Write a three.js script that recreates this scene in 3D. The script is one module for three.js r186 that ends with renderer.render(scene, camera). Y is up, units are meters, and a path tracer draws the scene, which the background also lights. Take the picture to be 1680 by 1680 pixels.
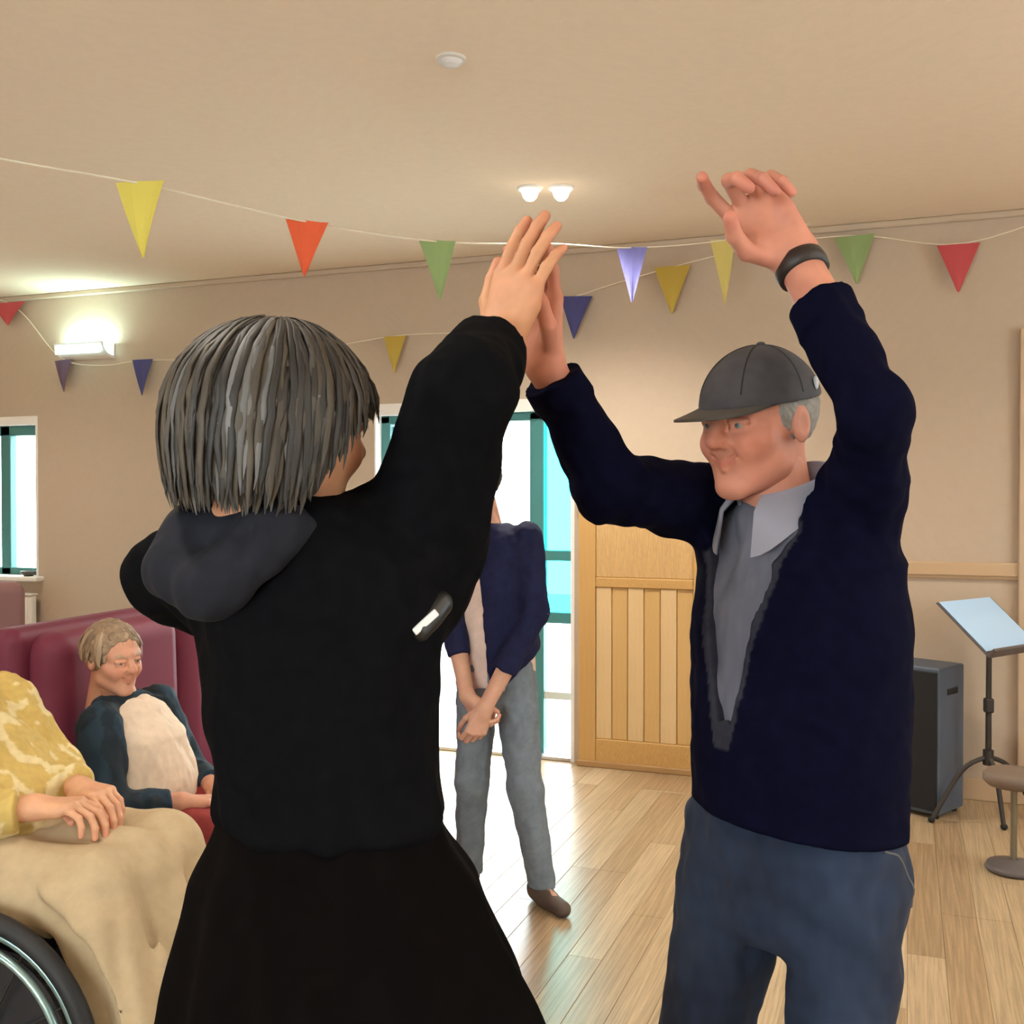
import * as THREE from 'three';
import { RoundedBoxGeometry } from 'three/addons/geometries/RoundedBoxGeometry.js';
import { mergeGeometries } from 'three/addons/utils/BufferGeometryUtils.js';
import { ImprovedNoise } from 'three/addons/math/ImprovedNoise.js';
import { RectAreaLightUniformsLib } from 'three/addons/lights/RectAreaLightUniformsLib.js';

// ---------- camera, sky, exposure ----------
RectAreaLightUniformsLib.init();
const scene = new THREE.Scene();
const YAW = THREE.MathUtils.degToRad(20.5);          // the camera looks a little to the left of the back wall's normal
const camera = new THREE.PerspectiveCamera(52, 1, 0.05, 80);
camera.position.set(0, 1.53, 0);
camera.rotation.order = 'YXZ';
camera.rotation.y = YAW;
camera.rotation.x = THREE.MathUtils.degToRad(-0.83);
scene.add(camera);
scene.background = new THREE.Color().setRGB(0.86, 0.98, 1.0);   // bright overcast sky
scene.backgroundIntensity = 8;
const renderer = new THREE.WebGLRenderer({ antialias: true });
renderer.toneMapping = THREE.LinearToneMapping;
renderer.toneMappingExposure = 1.56;
renderer.shadowMap.enabled = true;
const LAMP_WARM = new THREE.Color().setRGB(1.0, 0.93, 0.82), LAMP_COOL = new THREE.Color().setRGB(0.66, 1.0, 0.9);
const UP_POWER = 25, SPOT_POWER = 3.2;

// ---------- helpers ----------
let seed = 7;
const rnd = () => { seed = (seed + 0x6d2b79f5) | 0; let t = Math.imul(seed ^ (seed >>> 15), 1 | seed); t = (t + Math.imul(t ^ (t >>> 7), 61 | t)) ^ t; return ((t ^ (t >>> 14)) >>> 0) / 4294967296; };
const rr = (a, b) => a + (b - a) * rnd();
const V = (x, y, z) => new THREE.Vector3(x, y, z);
const perlin = new ImprovedNoise();
const noise = (x, y, z) => perlin.noise(x + 100.3, y + 57.1, z + 31.7);
const lin = (r, g, b) => new THREE.Color().setRGB(r, g, b);
function mat(color, roughness = 0.8, extra = {}) { return new THREE.MeshPhysicalMaterial({ color, roughness, ...extra }); }
const names = new Map();
function numbered(n) { const k = names.get(n) ?? 0; names.set(n, k + 1); return k ? n + '_' + String(k).padStart(3, '0') : n; }
function obj(name, geo, m, parent) {
  const g = Array.isArray(geo) ? (geo.length > 1 ? mergeGeometries(geo.map((q) => { const c = q.index ? q.toNonIndexed() : q.clone(); for (const k of Object.keys(c.attributes)) if (!['position', 'normal', 'uv'].includes(k)) c.deleteAttribute(k); return c; })) : geo[0]) : geo;
  const o = new THREE.Mesh(g, m); o.castShadow = o.receiveShadow = true;
  o.name = parent ? name : numbered(name);
  (parent ?? scene).add(o);
  return o;
}
function tag(o, label, category, group) { o.userData.label = label; o.userData.category = category; if (group) o.userData.group = group; return o; }
function thing(name, label, category, [x, y, z] = [0, 0, 0], turn = 0, group) {
  const o = new THREE.Group(); o.name = numbered(name); scene.add(o);
  o.position.set(x, y, z); o.rotation.y = turn;
  return tag(o, label, category, group);
}
function struct(name, geo, m) { const o = obj(name, geo, m); o.userData.kind = 'structure'; return o; }
function structGroup(name) { const o = new THREE.Group(); o.name = name; o.userData.kind = 'structure'; scene.add(o); return o; }
const box = (w, h, d, x = 0, y = 0, z = 0) => new THREE.BoxGeometry(w, h, d).translate(x, y, z);
const rbox = (w, h, d, r, x = 0, y = 0, z = 0, s = 3) => new RoundedBoxGeometry(w, h, d, s, Math.min(r, w / 2.01, h / 2.01, d / 2.01)).translate(x, y, z);
const span = (x0, x1, y0, y1, z0, z1) => box(x1 - x0, y1 - y0, z1 - z0, (x0 + x1) / 2, (y0 + y1) / 2, (z0 + z1) / 2);
const rspan = (x0, x1, y0, y1, z0, z1, r) => rbox(x1 - x0, y1 - y0, z1 - z0, r, (x0 + x1) / 2, (y0 + y1) / 2, (z0 + z1) / 2, 2);
function tube(pts, r, sides = 8, closed = false, seg) { return new THREE.TubeGeometry(new THREE.CatmullRomCurve3(pts.map((p) => (p.isVector3 ? p : V(...p))), closed, 'centripetal'), seg ?? Math.max(2, pts.length * 5), r, sides, closed); }
function bar(a, b, r0, r1 = r0, sides = 12) {
  const A = V(...a), B = V(...b), L = A.distanceTo(B);
  return new THREE.CylinderGeometry(r1, r0, L, sides).translate(0, L / 2, 0).applyQuaternion(new THREE.Quaternion().setFromUnitVectors(V(0, 1, 0), B.clone().sub(A).normalize())).translate(...a);
}
const lathe = (pts, seg = 32) => new THREE.LatheGeometry(pts.map(([r, y]) => new THREE.Vector2(r, y)), seg);
// position in the room of a point given in the camera's horizontal axes (right, back)
const CY = Math.cos(YAW), SY = Math.sin(YAW);
const toRoom = (x, y, z) => [x * CY + z * SY, y, -x * SY + z * CY];

// computed textures (tileable value noise)
function tex(w, h, f, rx = 1, ry = 1, srgb = true) {
  const data = new Uint8Array(w * h * 4);
  for (let y = 0; y < h; y++) for (let x = 0; x < w; x++) { const c = f(x / w, y / h); const i = (y * w + x) * 4; for (let k = 0; k < 3; k++) data[i + k] = Math.max(0, Math.min(255, c[k] * 255)); data[i + 3] = 255; }
  const t = new THREE.DataTexture(data, w, h); t.wrapS = t.wrapT = THREE.RepeatWrapping; t.magFilter = THREE.LinearFilter; t.repeat.set(rx, ry);
  if (srgb) t.colorSpace = THREE.SRGBColorSpace; t.needsUpdate = true; return t;
}
// periodic noise from a torus walk
const pn = (u, v, fu, fv, s = 0) => { const a = u * Math.PI * 2, b = v * Math.PI * 2; return noise(Math.cos(a) * fu + s, Math.sin(a) * fu + Math.cos(b) * fv, Math.sin(b) * fv + s * 1.7); };

// ---------- distance fields ----------
const rc = (a, b, ra, rb) => {
  const [ax, ay, az] = a, bx = b[0] - ax, by = b[1] - ay, bz = b[2] - az, q = 1 / Math.max(1e-12, bx * bx + by * by + bz * bz);
  return (x, y, z) => { const px = x - ax, py = y - ay, pz = z - az; let h = (px * bx + py * by + pz * bz) * q; h = h < 0 ? 0 : h > 1 ? 1 : h; return Math.hypot(px - bx * h, py - by * h, pz - bz * h) - ra - (rb - ra) * h; };
};
const ell = (c, r) => (x, y, z) => { const a = (x - c[0]) / r[0], b = (y - c[1]) / r[1], d = (z - c[2]) / r[2], k0 = Math.hypot(a, b, d), k1 = Math.hypot(a / r[0], b / r[1], d / r[2]); return k1 < 1e-6 ? -Math.min(...r) : k0 * (k0 - 1) / k1; };
const smin = (a, b, k) => { const h = Math.max(k - Math.abs(a - b), 0) / k; return Math.min(a, b) - h * h * k * 0.25; };
const smax = (a, b, k) => -smin(-a, -b, k);
const join = (list, k) => (x, y, z) => { let d = 1e3; for (let i = 0; i < list.length; i++) d = smin(d, list[i](x, y, z), k); return d; };
const cut = (f, point, dir, k = 0.004) => { const l = Math.hypot(...dir), [nx, ny, nz] = dir.map((v) => v / l), c = nx * point[0] + ny * point[1] + nz * point[2]; return (x, y, z) => smax(f(x, y, z), x * nx + y * ny + z * nz - c, k); };
const sub = (f, g, k) => (x, y, z) => smax(f(x, y, z), -g(x, y, z), k);
const grow = (f, r) => (x, y, z) => f(x, y, z) - r;
const rough = (f, amp, freq, amp2 = 0, freq2 = 1) => (x, y, z) => { const d = f(x, y, z); return Math.abs(d) > 0.05 ? d : d + amp * noise(x * freq, y * freq * 0.7, z * freq) + (amp2 ? amp2 * noise(x * freq2, y * freq2 * 0.6, z * freq2) : 0); };
// a trunk: elliptical sections [height, centre x, centre z, half width, half depth]; f is the way it faces
function stack(keys, f, fold = null) {
  const l = Math.hypot(f[0], f[1]), fx = f[0] / l, fz = f[1] / l, lx = fz, lz = -fx, n = keys.length, y0 = keys[0][0], y1 = keys[n - 1][0];
  return (x, y, z) => {
    const yy = Math.max(y0, Math.min(y1, y)); let i = 0; while (i < n - 2 && yy > keys[i + 1][0]) i++;
    const A = keys[i], B = keys[i + 1], t = (yy - A[0]) / (B[0] - A[0]), s = t * t * (3 - 2 * t) * 0.5 + t * 0.5;
    const dx = x - (A[1] + (B[1] - A[1]) * s), dz = z - (A[2] + (B[2] - A[2]) * s); let a = A[3] + (B[3] - A[3]) * s, b = A[4] + (B[4] - A[4]) * s;
    const u = dx * lx + dz * lz, w = dx * fx + dz * fz;
    if (fold) { const m = fold(Math.atan2(u, w), yy); a += m; b += m; }
    const k0 = Math.hypot(u / a, w / b), k1 = Math.hypot(u / a / a, w / b / b), d = k1 < 1e-4 ? -Math.min(a, b) : k0 * (k0 - 1) / k1;
    return smax(d, Math.max(y - y1, y0 - y), 0.03);
  };
}
// surface nets over a sparse grid
function meshOf(f, lo, hi, cell, colour) {
  const n = [0, 1, 2].map((i) => Math.ceil((hi[i] - lo[i]) / cell / 4) * 4 + 1), [nx, ny, nz] = n, D = new Float32Array(nx * ny * nz), reach = cell * 4 * 0.87 + cell * 3;
  for (let k = 0; k < nz; k += 4) for (let j = 0; j < ny; j += 4) for (let i = 0; i < nx; i += 4) {
    const v = f(lo[0] + (i + 1.5) * cell, lo[1] + (j + 1.5) * cell, lo[2] + (k + 1.5) * cell), far = Math.abs(v) > reach * 1.35;
    for (let c = k; c < Math.min(k + 4, nz); c++) for (let b = j; b < Math.min(j + 4, ny); b++) for (let a = i; a < Math.min(i + 4, nx); a++) D[(c * ny + b) * nx + a] = far ? v : f(lo[0] + a * cell, lo[1] + b * cell, lo[2] + c * cell);
  }
  const id = new Int32Array(nx * ny * nz).fill(-1), pos = [], at = (i, j, k) => (k * ny + j) * nx + i, E = [[0, 1], [0, 2], [0, 4], [1, 3], [1, 5], [2, 3], [2, 6], [3, 7], [4, 5], [4, 6], [5, 7], [6, 7]], v = new Float32Array(8);
  for (let k = 0; k < nz - 1; k++) for (let j = 0; j < ny - 1; j++) for (let i = 0; i < nx - 1; i++) {
    let m = 0; for (let c = 0; c < 8; c++) { v[c] = D[at(i + (c & 1), j + ((c >> 1) & 1), k + (c >> 2))]; if (v[c] < 0) m |= 1 << c; }
    if (m === 0 || m === 255) continue;
    let x = 0, y = 0, z = 0, s = 0;
    for (const [a, b] of E) if ((v[a] < 0) !== (v[b] < 0)) { const t = v[a] / (v[a] - v[b]); x += (a & 1) + t * ((b & 1) - (a & 1)); y += ((a >> 1) & 1) + t * (((b >> 1) & 1) - ((a >> 1) & 1)); z += (a >> 2) + t * ((b >> 2) - (a >> 2)); s++; }
    id[at(i, j, k)] = pos.length / 3; pos.push(lo[0] + (i + x / s) * cell, lo[1] + (j + y / s) * cell, lo[2] + (k + z / s) * cell);
  }
  const idx = [], quad = (a, b, c, d, flip) => { if (a < 0 || b < 0 || c < 0 || d < 0) return; flip ? idx.push(a, c, b, a, d, c) : idx.push(a, b, c, a, c, d); };
  for (let k = 1; k < nz - 1; k++) for (let j = 1; j < ny - 1; j++) for (let i = 1; i < nx - 1; i++) {
    const s = D[at(i, j, k)] < 0;
    if (s !== D[at(i + 1, j, k)] < 0) quad(id[at(i, j - 1, k - 1)], id[at(i, j, k - 1)], id[at(i, j, k)], id[at(i, j - 1, k)], !s);
    if (s !== D[at(i, j + 1, k)] < 0) quad(id[at(i - 1, j, k - 1)], id[at(i, j, k - 1)], id[at(i, j, k)], id[at(i - 1, j, k)], s);
    if (s !== D[at(i, j, k + 1)] < 0) quad(id[at(i - 1, j - 1, k)], id[at(i, j - 1, k)], id[at(i, j, k)], id[at(i - 1, j, k)], !s);
  }
  const N = pos.length / 3, P = new Float32Array(pos), Q = new Float32Array(N * 3), UVs = new Float32Array(N * 2), C = new Float32Array(N * 3), e = cell * 0.35;
  for (let i = 0; i < N; i++) {
    let x = P[i * 3], y = P[i * 3 + 1], z = P[i * 3 + 2];
    let gx = f(x + e, y, z) - f(x - e, y, z), gy = f(x, y + e, z) - f(x, y - e, z), gz = f(x, y, z + e) - f(x, y, z - e), l = Math.hypot(gx, gy, gz) || 1;
    const d = f(x, y, z), st = Math.max(-cell * 0.5, Math.min(cell * 0.5, d)); x -= gx / l * st; y -= gy / l * st; z -= gz / l * st;
    P[i * 3] = x; P[i * 3 + 1] = y; P[i * 3 + 2] = z; Q[i * 3] = gx / l; Q[i * 3 + 1] = gy / l; Q[i * 3 + 2] = gz / l; UVs[i * 2] = x * 0.8 + z * 0.6; UVs[i * 2 + 1] = y;
    const c = colour ? colour(x, y, z) : [1, 1, 1]; C[i * 3] = c[0]; C[i * 3 + 1] = c[1]; C[i * 3 + 2] = c[2];
  }
  const g = new THREE.BufferGeometry(); g.setAttribute('position', new THREE.BufferAttribute(P, 3)); g.setAttribute('normal', new THREE.BufferAttribute(Q, 3)); g.setAttribute('uv', new THREE.BufferAttribute(UVs, 2)); g.setAttribute('color', new THREE.BufferAttribute(C, 3)); g.setIndex(idx);
  return g;
}
const merged = (list) => mergeGeometries(list);
function tint(g, f) { const p = g.attributes.position, c = new Float32Array(p.count * 3); for (let i = 0; i < p.count; i++) { const q = f(p.getX(i), p.getY(i), p.getZ(i)); c.set(q, i * 3); } g.setAttribute('color', new THREE.BufferAttribute(c, 3)); if (!g.index) { g.setIndex([...Array(p.count).keys()]); } return g; }

// ---------- the room ----------
const XL = -7.3, XR = 3.2, ZB = -5.77, ZF = 2.6, H = 2.95, T = 0.22;
const plaster = (s) => tex(256, 256, (u, v) => { const n = pn(u, v, 9, 9, s) * 0.6 + pn(u, v, 30, 30, s + 3) * 0.4, c = 0.97 + n * 0.018; return [c, c, c]; }, 0.5, 0.5);
const M = {
  wall: mat(lin(0.53, 0.425, 0.325), 0.9, { map: plaster(1) }),
  ceiling: mat(lin(0.84, 0.70, 0.55), 0.95, { map: plaster(2) }),
  white: mat(lin(0.82, 0.80, 0.77), 0.45),
  teal: mat(lin(0.05, 0.20, 0.20), 0.4),
  trim: mat(lin(0.52, 0.36, 0.22), 0.6),
};
const wallUV = (g, s = 1) => { const p = g.attributes.position, n = g.attributes.normal, u = new Float32Array(p.count * 2); for (let i = 0; i < p.count; i++) { const ax = Math.abs(n.getX(i)), ay = Math.abs(n.getY(i)); u[i * 2] = (ax > 0.7 ? p.getZ(i) : p.getX(i)) * s; u[i * 2 + 1] = (ay > 0.7 ? p.getZ(i) : p.getY(i)) * s; } g.setAttribute('uv', new THREE.BufferAttribute(u, 2)); return g; };
const DX0 = -3.06, DX1 = -1.775, DH = 2.10;                    // door opening in the back wall
const WX0 = -6.95, WX1 = -5.73, WY0 = 0.97, WY1 = 2.10;         // window opening in the back wall
{
  const z0 = ZB - T, z1 = ZB, g = [span(XL - T, WX0, 0, H, z0, z1), span(WX0, WX1, 0, WY0, z0, z1), span(WX0, WX1, WY1, H, z0, z1), span(WX1, DX0, 0, H, z0, z1), span(DX0, DX1, DH, H, z0, z1), span(DX1, XR + T, 0, H, z0, z1)];
  struct('wall_back', g.map((q) => wallUV(q)), M.wall);
  // left wall
  struct('wall_left', [wallUV(span(XL - T, XL, 0, H, ZB, ZF))], M.wall);
  // right wall with two tall windows outside the frame
  const wz = [[-4.0, -2.8], [-0.9, 0.3]], yb = 0.85, yt = 2.35, r = [span(XR, XR + T, 0, yb, ZB, ZF), span(XR, XR + T, yt, H, ZB, ZF), span(XR, XR + T, yb, yt, ZB, wz[0][0]), span(XR, XR + T, yb, yt, wz[0][1], wz[1][0]), span(XR, XR + T, yb, yt, wz[1][1], ZF)];
  struct('wall_right', r.map((q) => wallUV(q)), M.wall);
  wz.forEach(([a, b], i) => {
    const w = structGroup('window_' + (i + 2));
    obj('window_frame', [span(XR + 0.06, XR + 0.12, yb, yb + 0.06, a, b), span(XR + 0.06, XR + 0.12, yt - 0.06, yt, a, b), span(XR + 0.06, XR + 0.12, yb, yt, a, a + 0.06), span(XR + 0.06, XR + 0.12, yb, yt, b - 0.06, b), span(XR + 0.06, XR + 0.12, yb, yt, (a + b) / 2 - 0.03, (a + b) / 2 + 0.03)], M.teal, w);
    for (const [p, q] of [[a + 0.06, (a + b) / 2 - 0.03], [(a + b) / 2 + 0.03, b - 0.06]]) obj('pane', span(XR + 0.087, XR + 0.093, yb + 0.06, yt - 0.06, p, q), mat(lin(1, 1, 1), 0.02, { transmission: 1, thickness: 0, ior: 1.45 }), w);
  });
  // wall behind the camera, one wide window
  const g2 = [span(XL - T, -3.0, 0, H, ZF, ZF + T), span(0.2, XR + T, 0, H, ZF, ZF + T), span(-3.0, 0.2, 0, 0.85, ZF, ZF + T), span(-3.0, 0.2, 2.35, H, ZF, ZF + T)];
  struct('wall_front', g2.map((q) => wallUV(q)), M.wall);
  const w4 = structGroup('window_4');
  const ws = [-3.0, -1.933, -0.867, 0.2];
  obj('window_frame', [span(-3.0, 0.2, 0.85, 0.91, ZF + 0.06, ZF + 0.12), span(-3.0, 0.2, 2.29, 2.35, ZF + 0.06, ZF + 0.12), ...ws.map((x, i) => span(x - (i ? 0.03 : 0) - (i === 3 ? 0.03 : 0), x + (i === 3 ? 0 : 0.03) + (i ? 0 : 0.03), 0.85, 2.35, ZF + 0.06, ZF + 0.12))], M.teal, w4);
  for (let i = 0; i < 3; i++) obj('pane', span(ws[i] + 0.05, ws[i + 1] - 0.05, 0.9, 2.3, ZF + 0.087, ZF + 0.093), mat(lin(1, 1, 1), 0.02, { transmission: 1, thickness: 0, ior: 1.45 }), w4);
  struct('ceiling', [wallUV(span(XL - T, XR + T, H, H + 0.2, ZB - T, ZF + T))], M.ceiling);
}
// floor of narrow oak-look planks running towards the back wall
{
  const floor = structGroup('floor'), PW = 0.118, PL = 1.22;
  const wood = (k) => tex(128, 512, (u, v) => {
    const g = pn(u, v, 2.6, 0.8, k * 9.1) , f = pn(u, v, 22, 1.1, k * 5.3), h = pn(u, v, 60, 5, k * 2.7), c = 0.87 + 0.13 * g + 0.12 * f + 0.06 * h;
    return [c * 1.0, c * 0.985, c * 0.96];
  }, 1, 1);
  const tones = [[0.56, 0.42, 0.265], [0.50, 0.36, 0.22], [0.61, 0.475, 0.315], [0.54, 0.41, 0.26], [0.46, 0.325, 0.195], [0.58, 0.44, 0.285]];
  const mats = tones.map((c, i) => mat(lin(...c), 0.30, { map: wood(i), specularIntensity: 1 }));
  function plankGeo(l) {       // chamfered along all four edges
    const c = 0.0013, w = PW / 2 - 0.0003, d = l / 2 - 0.0003, t = 0.012, P = [], U = [], I = [];
    const q = (a, b, e, f2) => { const o = P.length / 3; for (const v of [a, b, e, f2]) { P.push(...v); U.push(v[0] / PW + 0.5, v[2] / PL + 0.5); } I.push(o, o + 1, o + 2, o, o + 2, o + 3); };
    const a = [[-w + c, 0, -d + c], [w - c, 0, -d + c], [w - c, 0, d - c], [-w + c, 0, d - c]], b = [[-w, -c, -d], [w, -c, -d], [w, -c, d], [-w, -c, d]], e = b.map(([x, , z]) => [x, -t, z]);
    q(a[3], a[2], a[1], a[0]); for (let i = 0; i < 4; i++) { const j = (i + 1) % 4; q(b[i], a[i], a[j], b[j]); q(e[i], b[i], b[j], e[j]); }
    const g = new THREE.BufferGeometry(); g.setAttribute('position', new THREE.Float32BufferAttribute(P, 3)); g.setAttribute('uv', new THREE.Float32BufferAttribute(U, 2)); g.setIndex(I); const h = g.toNonIndexed(); h.computeVertexNormals(); return h;
  }
  obj('subfloor', span(XL - T, XR + T, -0.16, -0.012, ZB - T, ZF + T), mat(lin(0.2, 0.14, 0.09), 0.9), floor);
  const lens = new Map(), geo = (l) => { const k = l.toFixed(2); if (!lens.has(k)) lens.set(k, plankGeo(+k)); return lens.get(k); };
  const rest = tones.map(() => []);
  let n = 0;
  for (let r = 0; XL + r * PW < XR; r++) {
    const x = XL + (r + 0.5) * PW; let z = ZB; const offs = [0.41, 0.81, 1.22][(r * 2 + (r >> 2)) % 3];
    for (let k = 0; z < ZF - 0.02; k++) {
      const l = Math.min(k ? PL : offs, ZF - z), m = Math.floor(rnd() * 6), zc = z + l / 2; z += l;
      if (x > -3.5 && x < 0.8 && zc < -1.9 && n < 295) { const o = obj('plank', geo(l), mats[m], floor); o.position.set(x, 0, zc); n++; }
      else rest[m].push(geo(l).clone().translate(x, 0, zc));
    }
  }
  rest.forEach((g, i) => { const o = obj('plank_field', mergeGeometries(g), mats[i], floor); o.userData.kind = 'stuff'; });
}
// skirting and dado rail on the back wall
struct('baseboard_back', [rspan(WX0 - 0.3, DX0 - 0.07, 0, 0.11, ZB, ZB + 0.018, 0.006), rspan(DX1 + 0.72, XR, 0, 0.11, ZB, ZB + 0.018, 0.006)], M.trim);
{ const o = struct('trim_1', [rspan(DX1 + 0.7, XR, 1.13, 1.2, ZB, ZB + 0.026, 0.009), rspan(DX1 + 0.7, XR, 1.115, 1.135, ZB, ZB + 0.014, 0.005)], M.trim); o.userData.label = 'tan dado rail along the back wall'; }
{ const o = struct('trim_2', [rspan(0.53, 0.74, 0.11, 2.36, ZB, ZB + 0.045, 0.006)], mat(lin(0.52, 0.385, 0.265), 0.75)); o.userData.label = 'flat boxed pipe casing on the back wall'; }
// soft shadow line where wall meets ceiling: a shallow cornice
struct('trim_3', [rspan(XL, XR, 2.915, H, ZB, ZB + 0.03, 0.012)], M.wall);

// ---------- window and garden door in the back wall ----------
const clearGlass = mat(lin(1, 1, 1), 0.02, { transmission: 1, thickness: 0, ior: 1.45 });
const aquaGlass = mat(lin(0.225, 0.99, 1.0), 0.03, { transmission: 1, thickness: 0, ior: 1.45 });
{
  const w = structGroup('window_1'), z0 = ZB - 0.13, z1 = ZB - 0.07, mx = -6.10;
  obj('window_frame', [rspan(WX0, WX1, WY1 - 0.13, WY1 - 0.06, z0, z1, 0.006), rspan(WX0, WX1, WY0, WY0 + 0.05, z0, z1, 0.006), rspan(WX0, WX0 + 0.05, WY0, WY1, z0, z1, 0.006), rspan(mx - 0.045, mx + 0.045, WY0, WY1 - 0.06, z0, z1, 0.006)], M.teal, w);
  obj('window_head', rspan(WX0, WX1, WY1 - 0.06, WY1, ZB - 0.2, ZB + 0.01, 0.004), M.white, w);
  obj('window_reveal', rspan(WX1 - 0.018, WX1 + 0.002, WY0, WY1, ZB - 0.21, ZB + 0.004, 0.003), M.white, w);
  obj('window_sill', rspan(WX0 - 0.04, WX1 + 0.05, WY0 - 0.035, WY0, ZB - 0.2, ZB + 0.08, 0.012), M.white, w);
  obj('pane', span(WX0 + 0.05, mx - 0.045, WY0 + 0.05, WY1 - 0.13, ZB - 0.103, ZB - 0.097), clearGlass, w);
  obj('pane', span(mx + 0.045, WX1 - 0.02, WY0 + 0.05, WY1 - 0.13, ZB - 0.103, ZB - 0.097), clearGlass, w);
}
{
  const d = structGroup('door_1'), z0 = ZB - 0.14, z1 = ZB - 0.07, px = -2.03, hh = 2.03, L = [];
  // outer frame, meeting post and the rails of the side light
  obj('door_frame', [rspan(DX0, DX0 + 0.07, 0, hh, z0, z1, 0.008), rspan(px - 0.045, px + 0.045, 0, hh, z0, z1, 0.008), rspan(DX0, DX1, hh - 0.05, hh, z0, z1, 0.008)], M.teal, d);
  for (const [y, h] of [[1.185, 0.06], [0.82, 0.065]]) obj('rail', rspan(px + 0.045, DX1 - 0.02, y - h / 2, y + h / 2, z0 + 0.005, z1 - 0.005, 0.006), M.teal, d);
  obj('rail', rspan(px + 0.045, DX1 - 0.02, 0.34, 0.385, z0 + 0.005, z1 - 0.005, 0.006), mat(lin(0.55, 0.6, 0.55), 0.5), d);
  for (const [a, b] of [[1.215, hh - 0.05], [0.853, 1.155]]) obj('pane', span(px + 0.045, DX1 - 0.02, a, b, ZB - 0.107, ZB - 0.101), aquaGlass, d);
  for (const [a, b] of [[0.385, 0.787], [0.02, 0.34]]) obj('pane', span(px + 0.045, DX1 - 0.02, a, b, ZB - 0.107, ZB - 0.101), clearGlass, d);
  obj('reveal', [rspan(DX1 - 0.02, DX1 + 0.003, 0, DH, ZB - 0.21, ZB + 0.006, 0.003), rspan(DX0 - 0.003, DX0 + 0.01, 0, DH, ZB - 0.21, ZB + 0.006, 0.003), rspan(DX0, DX1, hh, DH, ZB - 0.21, ZB + 0.006, 0.003)], M.white, d);
  obj('threshold', rspan(DX0, DX1, 0, 0.02, ZB - 0.2, ZB, 0.004), mat(lin(0.6, 0.6, 0.6), 0.35, { metalness: 0.8 }), d);
  // the door leaf stands open into the garden
  const leaf = new THREE.Group(); leaf.name = 'door_leaf'; d.add(leaf); leaf.position.set(DX0 + 0.075, 0, ZB - 0.12); leaf.rotation.y = THREE.MathUtils.degToRad(82);
  const lw = 0.86;
  obj('leaf_frame', [rspan(0, 0.09, 0.02, 1.97, -0.03, 0.02, 0.006), rspan(lw - 0.09, lw, 0.02, 1.97, -0.03, 0.02, 0.006), rspan(0.09, lw - 0.09, 1.88, 1.97, -0.03, 0.02, 0.006), rspan(0.09, lw - 0.09, 0.02, 0.2, -0.03, 0.02, 0.006), rspan(0.09, lw - 0.09, 0.78, 0.86, -0.03, 0.02, 0.006)], M.white, leaf);
  obj('leaf_pane', span(0.09, lw - 0.09, 0.86, 1.88, -0.008, -0.002), clearGlass, leaf);
  obj('leaf_pane', span(0.09, lw - 0.09, 0.2, 0.78, -0.008, -0.002), clearGlass, leaf);
}
// outside: pale paved terrace and a rendered garden wall
{ const o = struct('ground_outside', [span(-16, 12, -0.2, -0.03, -16, ZB - T)], mat(lin(0.55, 0.58, 0.6), 0.9)); o.userData.label = 'pale paved terrace outside the garden door'; }

// ---------- oak panelling beside the door ----------
{
  const x0 = -1.735, x1 = -0.98, z = ZB, t = thing('oak_panel', 'honey oak panelling with upright boards beside the garden door', 'wall panel', [(x0 + x1) / 2, 0, z], 0);
  const w = (x1 - x0) / 2, oak = (k) => tex(128, 256, (u, v) => { const c = 0.9 + 0.1 * pn(u, v, 14, 0.9, k * 3.1) + 0.07 * pn(u, v, 40, 3, k); return [c, c * 0.985, c * 0.95]; }, 3, 1);
  const frameM = mat(lin(0.66, 0.40, 0.145), 0.45, { map: oak(1) }), boardA = mat(lin(0.82, 0.60, 0.34), 0.45, { map: oak(2) }), boardB = mat(lin(0.73, 0.48, 0.20), 0.45, { map: oak(3) });
  obj('back_board', span(-w, w, 0.02, 1.5, 0, 0.03), frameM, t);
  obj('stile', rspan(-w, -w + 0.1, 0.0, 1.5, 0.012, 0.055, 0.006), frameM, t);
  obj('stile', rspan(w - 0.1, w, 0.0, 1.5, 0.012, 0.055, 0.006), frameM, t);
  obj('bottom_rail', rspan(-w + 0.1, w - 0.1, 0.03, 0.16, 0.012, 0.052, 0.006), frameM, t);
  obj('plinth', rspan(-w - 0.005, w + 0.005, 0, 0.035, 0.01, 0.07, 0.006), mat(lin(0.38, 0.22, 0.09), 0.5), t);
  obj('middle_rail', rspan(-w + 0.1, w - 0.1, 1.02, 1.075, 0.012, 0.052, 0.006), frameM, t);
  obj('cap_rail', rspan(-w - 0.01, w + 0.01, 1.49, 1.525, 0, 0.075, 0.01), frameM, t);
  obj('upper_panel', rspan(-w + 0.1, w - 0.1, 1.075, 1.49, 0.015, 0.04, 0.006), mat(lin(0.70, 0.46, 0.21), 0.45, { map: oak(4) }), t);
  const n = 6, bw = (2 * w - 0.2) / n;
  for (let i = 0; i < n; i++) obj('board', rspan(-w + 0.1 + i * bw + 0.002, -w + 0.1 + (i + 1) * bw - 0.002, 0.16, 1.02, 0.015, 0.038 + (i % 2 ? 0 : 0.006), 0.005), i % 2 ? boardB : boardA, t);
}

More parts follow.
